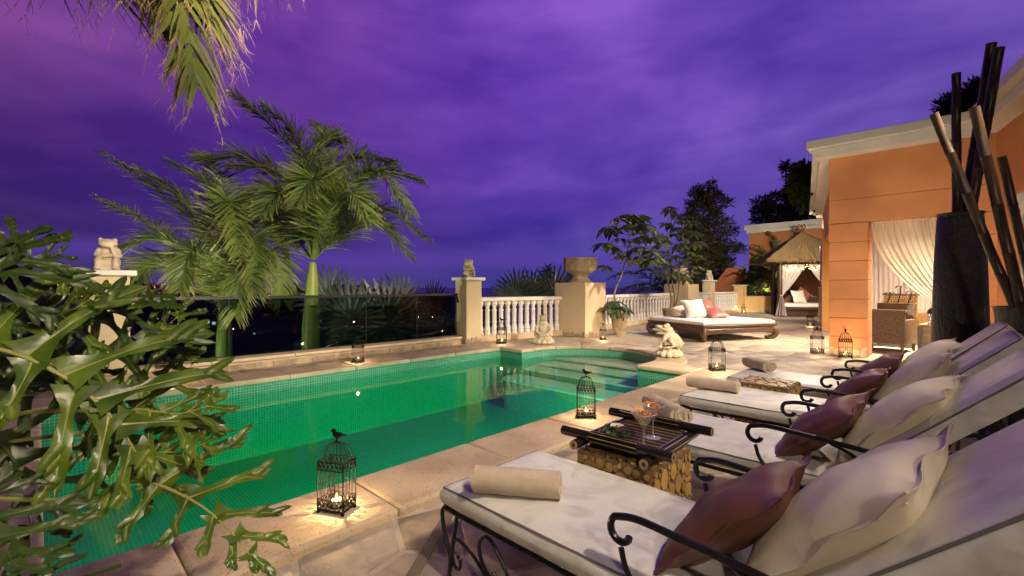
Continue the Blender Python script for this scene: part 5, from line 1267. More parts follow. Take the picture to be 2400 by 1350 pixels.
def martini(label, x, y, lean, seed):
    t = thing('cocktail_glass', label, 'glass', (x, y, TF)); rr = random.Random(seed)
    MB().lathe([(.001, .001), (.038, .001), (.040, .003), (.012, .007), (.005, .014), (.004, .030), (.004, .085), (.007, .094), (.058, .168), (.0575, .169), (.006, .0975), (.001, .096)], 28, cap=False).build('bowl', 'clear_glass', t)
    MB().lathe([(.001, .099), (.0065, .1), (.044, .150), (.001, .150)], 28, cap=False).build('drink', 'liquor', t)
    mb = MB(); mb.tube([(.058*math.cos(a), .058*math.sin(a), .169) for a in [2*PI*i/28 for i in range(29)]], .0022, 5, cap=False); mb.build('sugared_rim', 'rim_sugar', t)
    mb = MB(); a0 = rr.uniform(0, 6)
    for k in range(3): c_ = V((.022*math.cos(a0+k*.8), .022*math.sin(a0+k*.8), .158+.008*k)); mb.tube([c_+V((.016*math.cos(q), .012*math.sin(q), .006*math.sin(q*2+k))) for q in [i*.55 for i in range(9)]], .0045, 6)
    mb.build('orange_twist', 'orange_peel', t)
    MB().ell((0, 0, .112), (.010, .010, .008)).build('olive', 'olive', t)
    mb = MB(); mb.tube([(.0, 0, .12), (lean[0], lean[1], .215)], .0016, 5); mb.tube([(.02, .0, .15), (lean[2], lean[3], .178)], .0014, 5); mb.build('pick', 'straw', t)
martini('cocktail glass with orange twist standing beside the white orchid', -1.09, 2.03, (-.045, -.05, -.09, -.07), 3)
martini('cocktail glass with orange twist standing farther back next to the towel roll', -1.13, 2.20, (.0, .02, -.06, -.04), 8)
t = thing('orchid_sprig', 'white orchid with fern leaves and a plum flower lying on the tray', 'flower', (-1.28, 2.10, TF)); rr = random.Random(5)
for k in range(5):
    a = 2*PI*k/5+.4; d_ = V((math.cos(a), math.sin(a), 0)); s_ = V((-math.sin(a), math.cos(a), 0)); mb = MB()
    mb.grid(lambda u, v: V((0, 0, .045))+d_*(.004+.034*v)+s_*(2*u-1)*.018*math.sin(PI*(.1+.9*v))**.6+V((0, 0, 1))*(.018*v-.012*v*v+.006*abs(2*u-1)), 4, 6); mb.build('petal', 'orchid', t)
mb = MB(); mb.tube(cat([(0, 0, .0), (.01, 0, .03), (0, 0, .047)], 4), .003, 5); mb.ell((0, 0, .05), (.006, .006, .008)); mb.build('lip', 'yellow_blade', t)
for k in range(4):
    a = 2*PI*k/4; d_ = V((math.cos(a), math.sin(a), .5)); mb = MB(); s_ = V((-math.sin(a), math.cos(a), 0))
    mb.grid(lambda u, v: V((-.035, .075, .03))+d_*(.04*v)+s_*(2*u-1)*.016*math.sin(PI*(.1+.9*v)), 3, 5); mb.build('plum_petal', 'plum', t)
for k in range(9):
    a = rr.uniform(0, 6.28); l = rr.uniform(.07, .13); P = bez((0, .02, .006), (math.cos(a)*l*.5, .02+math.sin(a)*l*.5, .04), (math.cos(a)*l, .02+math.sin(a)*l, .018), 7)
    mb = MB(); mb.sm = False; frond_mesh(mb, P, 10, .035, .012, .2, 60, k, .0018, .1); mb.build('leaf', 'shrub', t)
# ================================================================== the house
house = thing('house', 'orange rendered house with banded column and pale fascia beside the loungers', 'house', (-.6, 10.9, TZ))
def hp(name, mb, m, sm=False, bev=0, parent=None):
    mb.sm = sm; me = mb.mesh(name, m)
    if bev: bevel_mesh(me, bev, 2)
    o = link(name, me, parent or house, True); return o
FYA = 10.62
def bands(x0, x1, y0, y1, z0, z1, step, name='wall_band', m='orange'):
    z = z0
    while z < z1-.02:
        h = min(step, z1-z); mb = MB(); mb.bbox((x0, y0, z+.006), (x1, y1, z+h-.006)); hp(name, mb, m, bev=.006); z += h
    mb = MB(); mb.bbox((x0+.015, y0+.015, z0), (x1-.015, y1-.015, z1)); hp('column_core', mb, 'orange_dark')
bands(-1.81, -1.21, FYA, 11.15, TZ+.002, 2.45, .357)
bands(.12, .42, FYA, 11.15, TZ+.002, 2.45, .357)
mb = MB(); mb.bbox((-1.81, FYA+.002, 2.456), (.42, 11.0, 2.894)); hp('lintel_band', mb, 'orange', bev=.006)
mb = MB(); mb.bbox((-1.80, FYA+.012, 2.88), (.42, 10.99, 2.92)); hp('groove', mb, 'orange_dark')
mb = MB(); mb.bbox((-1.81, FYA+.001, 2.908), (.42, 11.0, 3.78)); hp('upper_wall', mb, 'orange', bev=.006)
# stone skirting at the column foot
rr = random.Random(4)
for k in range(5):
    x = -1.81+.12*k; h = rr.uniform(.13, .21); mb = MB(); T = Matrix.Translation((x+.06, FYA, TZ+.003)) @ Matrix.Rotation(R_(90), 4, 'X')
    mb.prism([(-.057, 0), (.057, 0), (.055, h*rr.uniform(.7, 1)), (rr.uniform(-.02, .02), h), (-.055, h*rr.uniform(.7, 1))], .001, .016, .008, .005, T); hp('skirting_stone', mb, 'curb_stone')
# wing wall towards the viewer
K = V((.42, 10.62, 0)); WD = V((.216, -.976, 0)); WN = V((-.976, -.216, 0)); wa = math.atan2(WD.y, WD.x)
def wing(name, s0, s1, n0, n1, z0, z1, m, bev=0):
    c = K+WD*(s0+s1)/2+WN*(n0+n1)/2; mb = MB(); mb.box((c.x, c.y, (z0+z1)/2), (s1-s0, abs(n1-n0), z1-z0), wa); return hp(name, mb, m, bev=bev)
wing('upper_wall', 0, 13, -.35, 0, 2.62, 3.78, 'orange'); wing('pier', 0, .55, -.35, -.002, TZ, 2.61, 'orange')
wing('pier', 2.9, 3.3, -.35, -.002, TZ, 2.61, 'white'); wing('pier', 5.6, 13, -.35, -.002, TZ, 2.61, 'orange')
wing('door_header', .56, 5.59, -.2, -.05, 2.40, 2.615, 'white', .01)
for s0 in (.56, 1.73, 3.31, 4.45):
    f = wing('door_leaf', s0+.01, s0+1.13, -.16, -.10, TZ+.01, 2.395, 'white')
    c = K+WD*(s0+.57)+WN*(-.095); mb = MB(); mb.box((c.x, c.y, 1.25), (.90, .012, 2.1), wa); o = hp('pane', mb, 'pane')
mb = MB()
def shf(u, v): p = K+WD*(.6+4.9*u)+WN*(-.42+.035*math.sin(u*120)); return (p.x, p.y, TZ+2.6*v)
mb.grid(shf, 160, 2); hp('net_curtain', mb, 'sheer', True)
# side wall running back towards the gazebo
SA, SB = V((-1.80, 11.16, 0)), V((-3.46, 19.15, 0)); SD = (SB-SA).normalized(); SN = V((-SD.y, SD.x, 0)); sa = math.atan2(SD.y, SD.x); SLn = (SB-SA).length
def sidew(name, s0, s1, n0, n1, z0, z1, m, bev=0):
    c = SA+SD*(s0+s1)/2+SN*(n0+n1)/2; mb = MB(); mb.box((c.x, c.y, (z0+z1)/2), (s1-s0, abs(n1-n0), z1-z0), sa); return hp(name, mb, m, bev=bev)
sidew('upper_wall', .0, SLn+.3, -.40, 0, 2.62, 3.78, 'orange')
for k in range(7): sidew('wall_band', SLn-.30, SLn+.24, -.55, .02, TZ+.003+k*.38+.006, TZ+(k+1)*.38-.006, 'orange', .008)
sidew('column_core', SLn-.28, SLn+.22, -.53, .0, TZ, 2.62, 'orange_dark'); sidew('plinth', SLn-.34, SLn+.28, -.60, .06, TZ, .12, 'curb_cap', .01)
# fascia, two stepped courses, on all three sides
def fascia(name, p, q, out, z0, z1, th):
    p, q = V(p), V(q); d_ = q-p; c = (p+q)/2; mb = MB(); mb.box((c.x, c.y, (z0+z1)/2), (d_.length, th, z1-z0), math.atan2(d_.y, d_.x)); return hp(name, mb, 'fascia', bev=.012)
fascia('fascia', (-2.03, 10.48, 0), (.56, 10.48, 0), 0, 3.70, 3.86, .30); fascia('fascia', (-2.11, 10.42, 0), (.58, 10.42, 0), 0, 3.862, 4.02, .42)
a_, c_ = K+WN*.14-WD*.30, K+WN*.14+WD*13; fascia('fascia', a_, c_, 0, 3.702, 3.858, .30); a_, c_ = K+WN*.20-WD*.34, K+WN*.20+WD*13; fascia('fascia', a_, c_, 0, 3.864, 4.018, .42)
a_, c_ = SA+SN*.13-SD*.42, SA+SN*.13+SD*(SLn+.4); fascia('fascia', a_, c_, 0, 3.704, 3.856, .28); a_, c_ = SA+SN*.18-SD*.5, SA+SN*.18+SD*(SLn+.45); fascia('fascia', a_, c_, 0, 3.866, 4.016, .40)
mb = MB(); mb.add([(-1.9, 10.55, 3.93), (.5, 10.55, 3.93), (3.2, -2, 3.93), (9, -2, 3.93), (9, 20, 3.93), (-3.4, 19.4, 3.93)], [(0, 1, 2, 3, 4, 5)]); hp('roof', mb, 'fascia')
# the open room behind
mb = MB(); mb.bbox((-2.9, 16.0, TZ), (4, 16.2, 2.95)); hp('room_wall', mb, 'room_wall'); mb = MB(); mb.bbox((2.6, 10.95, TZ), (2.8, 16, 2.95)); hp('room_wall', mb, 'room_wall')
mb = MB(); mb.add([(-1.7, 11.0, 2.96), (2.7, 11.0, 2.96), (2.7, 16, 2.96), (-2.7, 16, 2.96)], [(0, 1, 2, 3)]); hp('ceiling', mb, 'ceiling')
mb = MB(); mb.bbox((-.02, 15.93, TZ), (.75, 15.99, 2.2)); dr = hp('room_door', mb, 'orange', bev=.01)
mb = MB(); mb.ell((.08, 15.90, 1.0), (.03, .03, .03)); hp('door_knob', mb, 'iron', True, parent=dr)
mb = MB(); mb.bbox((-.16, 15.92, TZ), (-.03, 15.99, 2.8)); hp('door_frame', mb, 'white')
lamp_at = V((-.1, 12.6, 2.93)); t = thing('ceiling_lamp', 'round ceiling lamp inside the open room', 'lamp', lamp_at)
MB().lathe([(.12, .02), (.12, 0), (.11, -.012)], 20).build('rim', 'white', t); MB().lathe([(.10, -.006), (.001, -.014)], 20, cap=False).build('lens', 'lens', t)
spot('room_light', lamp_at-V((0, 0, .05)), (-.1, 13.0, .4), 3000, 165, 1, .12, (1, .84, .62))
# curtains
def drape(name, label, top0, top1, gat0, gat1, n, m, folds, amp, ex=1.7, nrm=(0, 1, 0), tail=None):
    mb = MB(); nrm = V(nrm); t0, t1, g0, g1 = V(top0), V(top1), V(gat0), V(gat1)
    def fn(u, v):
        a = t0.lerp(t1, u); g = g0.lerp(g1, u); kx = v**(ex*(1-.5*u)+.2); kz = v**.92; am = amp*(1-.72*v)
        p = V((a.x+(g.x-a.x)*kx, a.y+(g.y-a.y)*kx, a.z+(g.z-a.z)*kz)); w_ = math.sin(u*folds*2*PI+1.3*math.sin(u*7))+.4*math.sin(u*folds*4.7+v*2)
        return p+nrm*am*w_+V((0, 0, -.02*math.sin(u*folds*2*PI)*v))
    mb.grid(fn, n, 26)
    if tail:
        z1, sp = tail; gm = (g0+g1)/2; dr_ = (t1-t0); dr_.z = 0; dr_.normalize()
        def fn2(u, v): p = g0.lerp(g1, u)+dr_*(u-.5)*sp*v+nrm*(.03+.05*v)*math.sin(u*folds*PI*1.2); p.z = gm.z+(z1-gm.z)*v; return p
        mb.grid(fn2, n//2, 10)
        mb.lathe([(.05, gm.z-.03), (.065, gm.z), (.05, gm.z+.03)], 12, Matrix.Translation((gm.x, gm.y, 0)), False)
    o = mb.build(name, m); return tag(o, label, 'curtain')
drape('curtain', 'long cream curtain swept aside in the house opening behind the tall vase', (-1.19, 10.80, 2.452), (.10, 10.80, 2.452), (-.02, 10.82, .72), (.09, 10.82, .86), 150, 'curtain', 15, .035, 1.75, tail=(TZ+.05, .1))
drape('curtain', 'white sheer curtain hanging at the back of the open room', (-1.9, 15.8, 2.72), (-.20, 15.8, 2.72), (-1.9, 15.8, TZ+.03), (-.20, 15.8, TZ+.03), 110, 'sheer', 17, .05, 1.0)
q0 = SA+SD*(SLn-1.1)+SN*.05; q1 = SA+SD*(SLn-.45)+SN*.05; g0 = SA+SD*(SLn-.52)+SN*.07
drape('curtain', 'white curtain tied beside the second orange column', (q0.x, q0.y, 2.6), (q1.x, q1.y, 2.6), (g0.x, g0.y, 1.2), (g0.x, g0.y, 1.25), 40, 'sheer', 6, .03, 1.2, tuple(SN), (TZ+.05, .25))

# fixtures of the flood lamps along the eave, the added fill among them
for i, (a, b_, p, s) in enumerate(FLOODS):
    a, b_ = V(a), V(b_); T = Matrix.Translation(a) @ (b_-a).to_track_quat('-Z', 'Y').to_matrix().to_4x4()
    t = thing('flood_lamp', ['eave flood lamp above the foremost lounger', 'eave flood lamp above the second and third loungers', 'eave flood lamp above the lounger closest to the vases', 'small eave flood lamp on the house side wall facing the daybed', 'eave flood lamp aimed at the royal palms', 'eave flood lamp aimed at the pool steps', 'wide fill lamp added behind the viewpoint', 'small eave flood lamp facing the farther potted tree'][i], 'lamp', a)
    kk = .5 if i in (3, 7) else 1; T = T @ Matrix.Scale(kk, 4); mb = MB(); mb.lathe([(.03, .12), (.06, .10), (.075, .02), (.065, .02), (.05, .07)], 18, T, cap=False); mb.build('housing', 'rail', t, True)
    if i not in (3, 7): MB().tube([a+(a-b_).normalized()*.10, a+V((.30, .06, .22))], .010, 6).build('bracket', 'rail', t, True)
cl = V((-.55, 6.2, .16)); t = thing('uplight', 'low uplight standing behind the loungers aimed at the orange column', 'lamp', (cl.x, cl.y, TZ))
MB().lathe([(.06, 0), (.06, .02), (.02, .03), (.02, .13)], 12).build('stand', 'rail', t)

# ------------------------------------------------------------------ room furniture
def wicker_chair(label, loc, rz, wd, dp, seat, back, m='wicker'):
    t = thing('wicker_chair', label, 'chair', loc, rz)
    def woven(name, a, b_, cols=18, rows=16):
        mb = MB(); me = bevel_mesh(MB().bbox(a, b_).mesh('c', m), .02, 2); bm = bmesh.new(); bm.from_mesh(me); bm.free(); o = link(name, me, t); o.data.name = name
        # raised strands
        st = MB(); x0, x1, z0, z1, y = a[0], b_[0], a[2], b_[2], a[1]
        for k in range(rows):
            z = z0+(k+.5)*(z1-z0)/rows; st.tube([(x0+(x1-x0)*i/cols, y-.004-.006*(1 if (i+k) % 2 else -1), z) for i in range(cols+1)], (z1-z0)/rows*.42, 4, cap=False)
        tag(st.build('weave', m, o), kind='stuff')
    woven('back', (-wd/2, -dp/2, .16), (wd/2, -dp/2+.09, back), 22, 20)
    MB().bbox((-wd/2, -dp/2+.09, .16), (-wd/2+.10, dp/2, seat+.22)).build('arm', m, t); MB().bbox((wd/2-.10, -dp/2+.09, .16), (wd/2, dp/2, seat+.22)).build('arm', m, t)
    MB().bbox((-wd/2+.10, -dp/2+.09, .2), (wd/2-.10, dp/2, seat)).build('seat', m, t)
    MB().bbox((-wd/2-.02, -dp/2-.02, back+.001), (wd/2+.02, -dp/2+.11, back+.045)).build('top_rail', 'dark_wood' if m != 'wicker' else m, t)
    for sx in (-1, 1):
        for sy in (-1, 1): MB().lathe([(.025, 0), (.03, .16)], 8, Matrix.Translation((sx*(wd/2-.05), sy*(dp/2-.05), 0))).build('leg', 'dark_wood', t)
    return t
c = at(2070, 800, 8.9); wicker_chair('dark wicker armchair seen from behind just inside the room', (c.x-.02, 12.15, TZ), R_(-12), .80, .75, .42, .80)
wicker_chair('lighter rattan dining chair behind the dark wicker armchair', (-.90, 13.9, TZ), R_(-15), .60, .6, .48, 1.10, 'rattan')
def low_table(label, loc, s, h):
    t = thing('rattan_table', label, 'table', loc, R_(-8)); me = bevel_mesh(MB().bbox((-s[0]/2, -s[1]/2, .09), (s[0]/2, s[1]/2, h-.03)).mesh('body', 'rattan'), .01, 2); link('body', me, t)
    mb = MB()
    for k in range(15): z = .11+(h-.16)*k/14; mb.tube([(-s[0]/2+s[0]*i/20, -s[1]/2-.003-.004*((i+k) % 2), z) for i in range(21)], .013, 4, cap=False)
    tag(mb.build('weave', 'rattan', t), kind='stuff'); MB().bbox((-s[0]/2-.02, -s[1]/2-.02, h-.029), (s[0]/2+.02, s[1]/2+.02, h)).build('top', 'bamboo_end', t)
    for sx in (-1, 1):
        for sy in (-1, 1): MB().bbox((sx*s[0]/2-.03, sy*s[1]/2-.03, 0), (sx*s[0]/2+.03, sy*s[1]/2+.03, h-.032)).build('leg', 'dark_wood', t)
    return t
low_table('square rattan coffee table inside the room beneath the driftwood', (-.13, 11.75, TZ), (.72, .72), .60)
mt = thing('metal_lantern', 'pierced black metal lantern with domed top on the rattan table', 'lantern', (-.36, 11.62, TZ+.602))
mb = MB()
for sx in (-1, 1):
    for sy in (-1, 1): mb.tube([(sx*.07, sy*.07, 0), (sx*.07, sy*.07, .20)], .008, 4)
for z in (.01, .07, .13, .19):
    mb.tube([(-.07, -.07, z), (.07, -.07, z), (.07, .07, z), (-.07, .07, z), (-.07, -.07, z)], .006, 4)
for k in range(4):
    for s_ in (-1, 1): mb.tube([(-.07+.035*k, s_*.07, .01), (-.035+.035*k, s_*.07, .19)], .005, 4); mb.tube([(-.035+.035*k, s_*.07, .01), (-.07+.035*k, s_*.07, .19)], .005, 4); mb.tube([(s_*.07, -.07+.035*k, .01), (s_*.07, -.035+.035*k, .19)], .005, 4)
mb.build('cage', 'rail', mt); MB().lathe([(.09, .20), (.085, .22), (.075, .26), (.04, .295), (.012, .31), (.012, .33), (.02, .345), (.001, .37)], 16, cap=False).build('dome', 'rail', mt)
dw = thing('driftwood_bundle', 'upright bundle of bleached driftwood sticks on the rattan table', 'ornament', (-.05, 11.75, TZ+.602)); rr = random.Random(6)
MB().lathe([(.17, 0), (.17, .012), (.15, .014)], 24).build('plate', 'rail', dw)
for k in range(46):
    a = rr.uniform(0, 6.28); q = .10*math.sqrt(rr.random()); l = rr.uniform(.25, .46); lean = rr.uniform(.05, .20); p0 = V((q*math.cos(a), q*math.sin(a), .014)); p1 = p0+V((lean*math.cos(a), lean*math.sin(a), l))
    MB().tube(bez(p0, (p0+p1)/2+V((rr.uniform(-.03, .03), rr.uniform(-.03, .03), 0)), p1, 5), [.014, .015, .013, .011, .006], 6).build('stick', 'driftwood', dw)
mp = thing('metal_palm_ornament', 'dark metal palm tree ornament standing on a side table', 'ornament', (-1.00, 13.0, TZ+.95)); 
MB().bbox((-.3, -.2, -.95), (.3, .2, -.005)).build('stand', 'dark_wood', mp)
for (x, y, h) in ((-.13, 0, .22), (.05, .02, .36), (.22, 0, .24)):
    tp = V((x+.03, y, h)); MB().tube(cat([(x-.02, y, 0), (x+.02, y, h*.5), tp], 5), [.014]*11, 6).build('stem', 'rail', mp)
    for k in range(8):
        a = 2*PI*k/8; P = bez(tp, tp+V((.08*math.cos(a), .08*math.sin(a), .05)), tp+V((.13*math.cos(a), .13*math.sin(a), -.06)), 6); mb = MB(); sdv = V((-math.sin(a), math.cos(a), 0))
        mb.grid(lambda u, v: P[min(5, int(round(v*5)))]+sdv*(2*u-1)*.022*math.sin(PI*(.1+.9*v)), 2, 5); mb.build('leaf', 'rail', mp)
# ================================================================== vases and bamboo
def vase(label, loc, prof, seed):
    t = thing('black_vase', label, 'vase', loc); mb = MB()
    P = cat([(r, 0, z) for r, z in prof], 6); mb.lathe([(p.x, p.z) for p in P]+[(prof[-1][0]-.03, prof[-1][1]), (prof[-1][0]-.04, prof[-1][1]-.25)], 48); mb.build('body', 'vase', t); return t
v1 = V((.0, 7.0, TZ)); v2 = V((.46, 5.85, TZ))
vase('tall rough black vase holding upright bamboo poles behind the loungers', v1, [(.235, 0), (.248, .15), (.240, .45), (.228, 1.0), (.212, 1.6), (.192, 2.0), (.186, 2.06), (.196, 2.10)], 1)
vase('shorter rough black vase with leaning bamboo poles behind the loungers', v2, [(.26, 0), (.32, .12), (.335, .35), (.28, .70), (.245, .95), (.25, 1.08), (.265, 1.13)], 2)
def bamboo(label, top, foot, r, seed):
    t = thing('bamboo_pole', label, 'bamboo', foot); rr = random.Random(seed); d_ = V(top)-V(foot); n = max(3, int(d_.length/.36)); pts = []; rad = []; side = d_.orthogonal().normalized()*.004
    for k in range(n):
        a, c = k/n, (k+1)/n; j = side*math.sin(k*2.1+seed)
        for q, rr_ in ((.0, 1.10), (.015, 1.0), (.5, .97), (.975, 1.0), (.99, 1.08)): pts.append(V(foot)+d_*(a+(c-a)*q)+j*math.sin(PI*q)); rad.append(r*rr_*(1-.12*a))
    MB().tube(pts, rad, 12).build('culm', 'bamboo', t, True)
    T = Matrix.Translation(pts[-1]) @ d_.to_track_quat('Z', 'Y').to_matrix().to_4x4(); MB().lathe([(rad[-1], .001), (rad[-1]*.75, .002), (rad[-1]*.7, -.05), (.001, -.05)], 12, T, cap=False).build('cut_end', 'bamboo_end', t, True)
f1 = V((v1.x, v1.y, .9)); f2 = V((v2.x, v2.y, .35))
bamboo('slim upright bamboo pole in the tall vase', at(2241, 172, 5.0), f1+V((-.02, -.05, 0)), .045, 1)
bamboo('thick dark bamboo pole leaning inland from the tall vase', at(2324, 102, 4.9), f1+V((-.10, .02, 0)), .050, 2)
bamboo('second thick dark bamboo pole leaning inland beside its twin in the tall vase', at(2342, 112, 4.7), f1+V((-.06, -.10, 0)), .050, 3)
bamboo('golden bamboo pole leaning far over the tall vase from the shorter vase', at(2188, 265, 3.9), f2+V((.08, .0, 0)), .036, 4)
bamboo('dark bamboo pole leaning from the shorter vase across the house corner', at(2283, 250, 3.75), f2+V((.03, -.06, 0)), .040, 5)
bamboo('short bamboo pole standing steeply in the shorter vase', at(2347, 366, 3.8), f2+V((.12, .05, 0)), .034, 6)

# ================================================================== daybed
db = thing('daybed', 'low square wooden daybed with curled feet and white mattress', 'daybed', (-4.72, 12.26, TZ), R_(63)); A_, B_ = 1.10, 1.05
def dbox(name, a, b_, m, bev=.01, parent=None): return link(name, bevel_mesh(MB().bbox(a, b_).mesh(name, m), bev, 2), parent or db)
dbox('top_frame', (-A_-.03, -B_-.03, .335), (A_+.03, B_+.03, .385), 'bed_wood', .014)
dbox('moulding', (-A_, -B_, .305), (A_, B_, .334), 'bed_wood', .012)
for s_ in (-1, 1):
    for (ax, ln, off) in ((0, A_, B_), (1, B_, A_)):
        mb = MB(); n = 24
        def fn(u, v):
            x = -ln+.02+(2*ln-.04)*u; e = min(1, min(u, 1-u)/.10); bulge = .035*math.sin(PI*(.15+.85*v)); z = .305-(.12+.05*(1-e))*v
            o = off-.015+bulge; return (x, s_*o, z) if ax == 0 else (s_*o, x, z)
        mb.grid(fn, n, 6)
        def fn3(u, v):
            x = -ln+.02+(2*ln-.04)*u; o = off-.06+.045*v; e = min(1, min(u, 1-u)/.10); z = .305-(.12+.05*(1-e)); return (x, s_*o, z) if ax == 0 else (s_*o, x, z)
        mb.grid(fn3, n, 1); mb.build('apron', 'bed_wood', db)
for sx in (-1, 1):
    for sy in (-1, 1):
        P = cat([(sx*(A_-.06), sy*(B_-.06), .31), (sx*(A_+.0), sy*(B_+.0), .22), (sx*(A_-.0), sy*(B_-.0), .13), (sx*(A_-.06), sy*(B_-.06), .055), (sx*(A_-.13), sy*(B_-.13), .045), (sx*(A_-.135), sy*(B_-.135), .085)], 5); n = len(P)
        mb = MB(); mb.tube(P, [.085-.035*i/(n-1) for i in range(n)], 10); mb.ell((sx*(A_-.075), sy*(B_-.075), .028), (.06, .06, .028)); mb.build('leg', 'bed_wood', db)
me, per = cushion_mesh(2*A_-.04, 2*B_-.04, .095, 'white_fabric', 8); mo = link('mattress', me, db, loc=(-A_+.02, 0, .386))
def leanp(label, mesh_, p, yaw, tilt, roll, group): o = pillow(label, mesh_, p, (Matrix.Rotation(yaw, 3, 'Z') @ Matrix.Rotation(tilt, 3, 'X') @ Matrix.Rotation(roll, 3, 'Z')).to_euler(), group); return o
PW = pillow_mesh(.60, .20, 'white_fabric', 11, .08, .012); PR = pillow_mesh(.62, .20, 'rose', 12, .09, .016)
leanp('white pillow leaning on the rose ones on the daybed', PW, (-4.98, 11.98, .665), YAW+R_(4), R_(55), R_(3), 'daybed pillows')
leanp('dusty rose pillow lying flat beside the white one on the daybed', PR, (-4.60, 12.30, .545), YAW+R_(-12), R_(22), R_(24), 'daybed pillows')
leanp('dusty rose pillow propped up behind on the daybed', PR, (-4.98, 12.55, .67), YAW+R_(-6), R_(40), R_(8), 'daybed pillows')
leanp('second white pillow tucked at the back of the daybed', PW, (-5.28, 12.25, .58), YAW+R_(30), R_(30), R_(10), 'daybed pillows')

# ================================================================== far annexe, planter wall, gazebo
an = thing('annexe', 'far orange annexe with white parapet behind the gazebo', 'building', (-5.8, 28.2, TZ))
def ap(name, a, b_, m, bev=.0):
    me = MB(); me.sm = False; me.bbox(a, b_); me = me.mesh(name, m); return link(name, bevel_mesh(me, bev, 2) if bev else me, an, True)
ap('wall', (-8.55, 28.0, TZ), (-1.5, 31, 4.25), 'orange'); ap('parapet', (-8.75, 27.8, 4.44), (-1.5, 31, 4.72), 'white', .02); ap('parapet_moulding', (-8.65, 27.9, 4.252), (-1.5, 31, 4.438), 'white', .02)
t = thing('slanted_wall', 'orange wall with slanting end beyond the balustrade', 'wall', (-9.3, 27.2, TZ)); mb = MB(); mb.sm = False
mb.prism([(-10.3, TZ), (-8.5, TZ), (-8.5, 2.32), (-9.4, 2.30), (-10.3, 1.1)], 0, .3, T=Matrix.Translation((0, 27.3, 0)) @ Matrix.Rotation(R_(90), 4, 'X')); mb.build('wall', 'orange_dark', t, True)
PA, PBq = V((-7.85, 25.0, 0)), V((-3.0, 27.5, 0)); pd = PBq-PA; pa = math.atan2(pd.y, pd.x); pc = (PA+PBq)/2
t = thing('planter_wall', 'low yellow planter wall with stone skirting behind the gazebo', 'wall', (pc.x, pc.y, TZ), pa); ln = pd.length
MB().box((0, .25, .40), (ln, .55, .80)).build('body', 'yellow', t); mb = MB(); mb.box((0, .0, .815), (ln, .12, .03)); link('coping', bevel_mesh(mb.mesh('coping', 'cream'), .008, 1), t); MB().box((0, .30, .81), (ln-.04, .42, .02)).build('soil', 'soil', t)
rr = random.Random(8); x = -ln/2+.02
while x < ln/2-.3:
    l = rr.uniform(.18, .34); h = rr.uniform(.10, .26); mb = MB(); mb.sm = False
    mb.prism([(x, 0), (x+l-.01, 0), (x+l-.02, h*rr.uniform(.5, 1)), (x+l*.5, h), (x+.01, h*rr.uniform(.5, 1))], .001, .018, .012, .006, Matrix.Translation((0, -.026, .002)) @ Matrix.Rotation(R_(90), 4, 'X')); mb.build('skirting_stone', 'curb_cap', t); x += l
GYW = YAW-R_(20); gc = V((-5.57, 22.56, TZ))+Matrix.Rotation(GYW, 3, 'Z') @ V((.93, .8, 0)); gz = thing('thatched_gazebo', 'thatched gazebo with dark posts and tied white curtains', 'gazebo', gc, GYW)
GX, GY = .98, .8
for sx in (-1, 1):
    for sy in (-1, 1): MB().lathe([(.13, 0), (.13, .05), (.11, .06), (.105, 2.4)], 14, Matrix.Translation((sx*GX, sy*GY, 0))).build('post', 'dark_wood', gz)
for s_ in (-1, 1):
    MB().box((0, s_*GY, 2.33), (2*GX+.8, .10, .14)).build('beam', 'dark_wood', gz); MB().box((s_*GX, 0, 2.345), (.10, 2*GY+.5, .14)).build('beam', 'dark_wood', gz)
EX, EY, EZ, AZ = 1.55, 1.35, 2.36, 3.66
mb = MB(); mb.sm = False
mb.add([(-EX, -EY, EZ), (EX, -EY, EZ), (EX, EY, EZ), (-EX, EY, EZ), (-EX*.97, -EY*.97, EZ+.17), (EX*.97, -EY*.97, EZ+.17), (EX*.97, EY*.97, EZ+.17), (-EX*.97, EY*.97, EZ+.17), (0, 0, AZ)], [(3, 2, 1, 0), (0, 1, 5, 4), (1, 2, 6, 5), (2, 3, 7, 6), (3, 0, 4, 7), (4, 5, 8), (5, 6, 8), (6, 7, 8), (7, 4, 8)])
rf = mb.build('roof', 'thatch_core', gz); rr = random.Random(12)
def strands(name, n, t0, t1, l0, l1, w, m, lift):
    mb = MB(); mb.sm = False
    for _ in range(n):
        f = rr.random(); k = rr.randrange(4); cs = [(-EX, -EY), (EX, -EY), (EX, EY), (-EX, EY)]; a, c = cs[k], cs[(k+1) % 4]; e = V((a[0]+(c[0]-a[0])*f, a[1]+(c[1]-a[1])*f, EZ+.10)); ap_ = V((0, 0, AZ+.03))
        tt = t0+(t1-t0)*rr.random(); p = ap_.lerp(e, tt); d_ = (e-ap_).normalized(); l = rr.uniform(l0, l1); sd = V((c[0]-a[0], c[1]-a[1], 0)).normalized(); d_ = (d_+sd*rr.uniform(-.12, .12)).normalized(); nn = sd.cross(d_); nn = nn if nn.z > 0 else -nn
        p = p+nn*rr.uniform(.0, lift); q_ = p+d_*l+nn*rr.uniform(-.02, lift)-V((0, 0, .05*l)); mb.add([p-sd*w, p+sd*w, q_+sd*w*.3, q_-sd*w*.3], [(0, 1, 2, 3)])
    tag(mb.build(name, m, rf), kind='stuff')
strands('thatch', 7000, .25, .97, .20, .45, .020, 'thatch', .12); strands('thatch_eave', 2600, .88, 1.0, .10, .24, .008, 'thatch', .03); strands('thatch_cap', 1100, .02, .20, .35, .75, .008, 'thatch', .10)
mb = MB(); mb.lathe([(.16, AZ-.05), (.10, AZ+.05), (.06, AZ+.10), (.09, AZ+.14), (.04, AZ+.18)], 12)
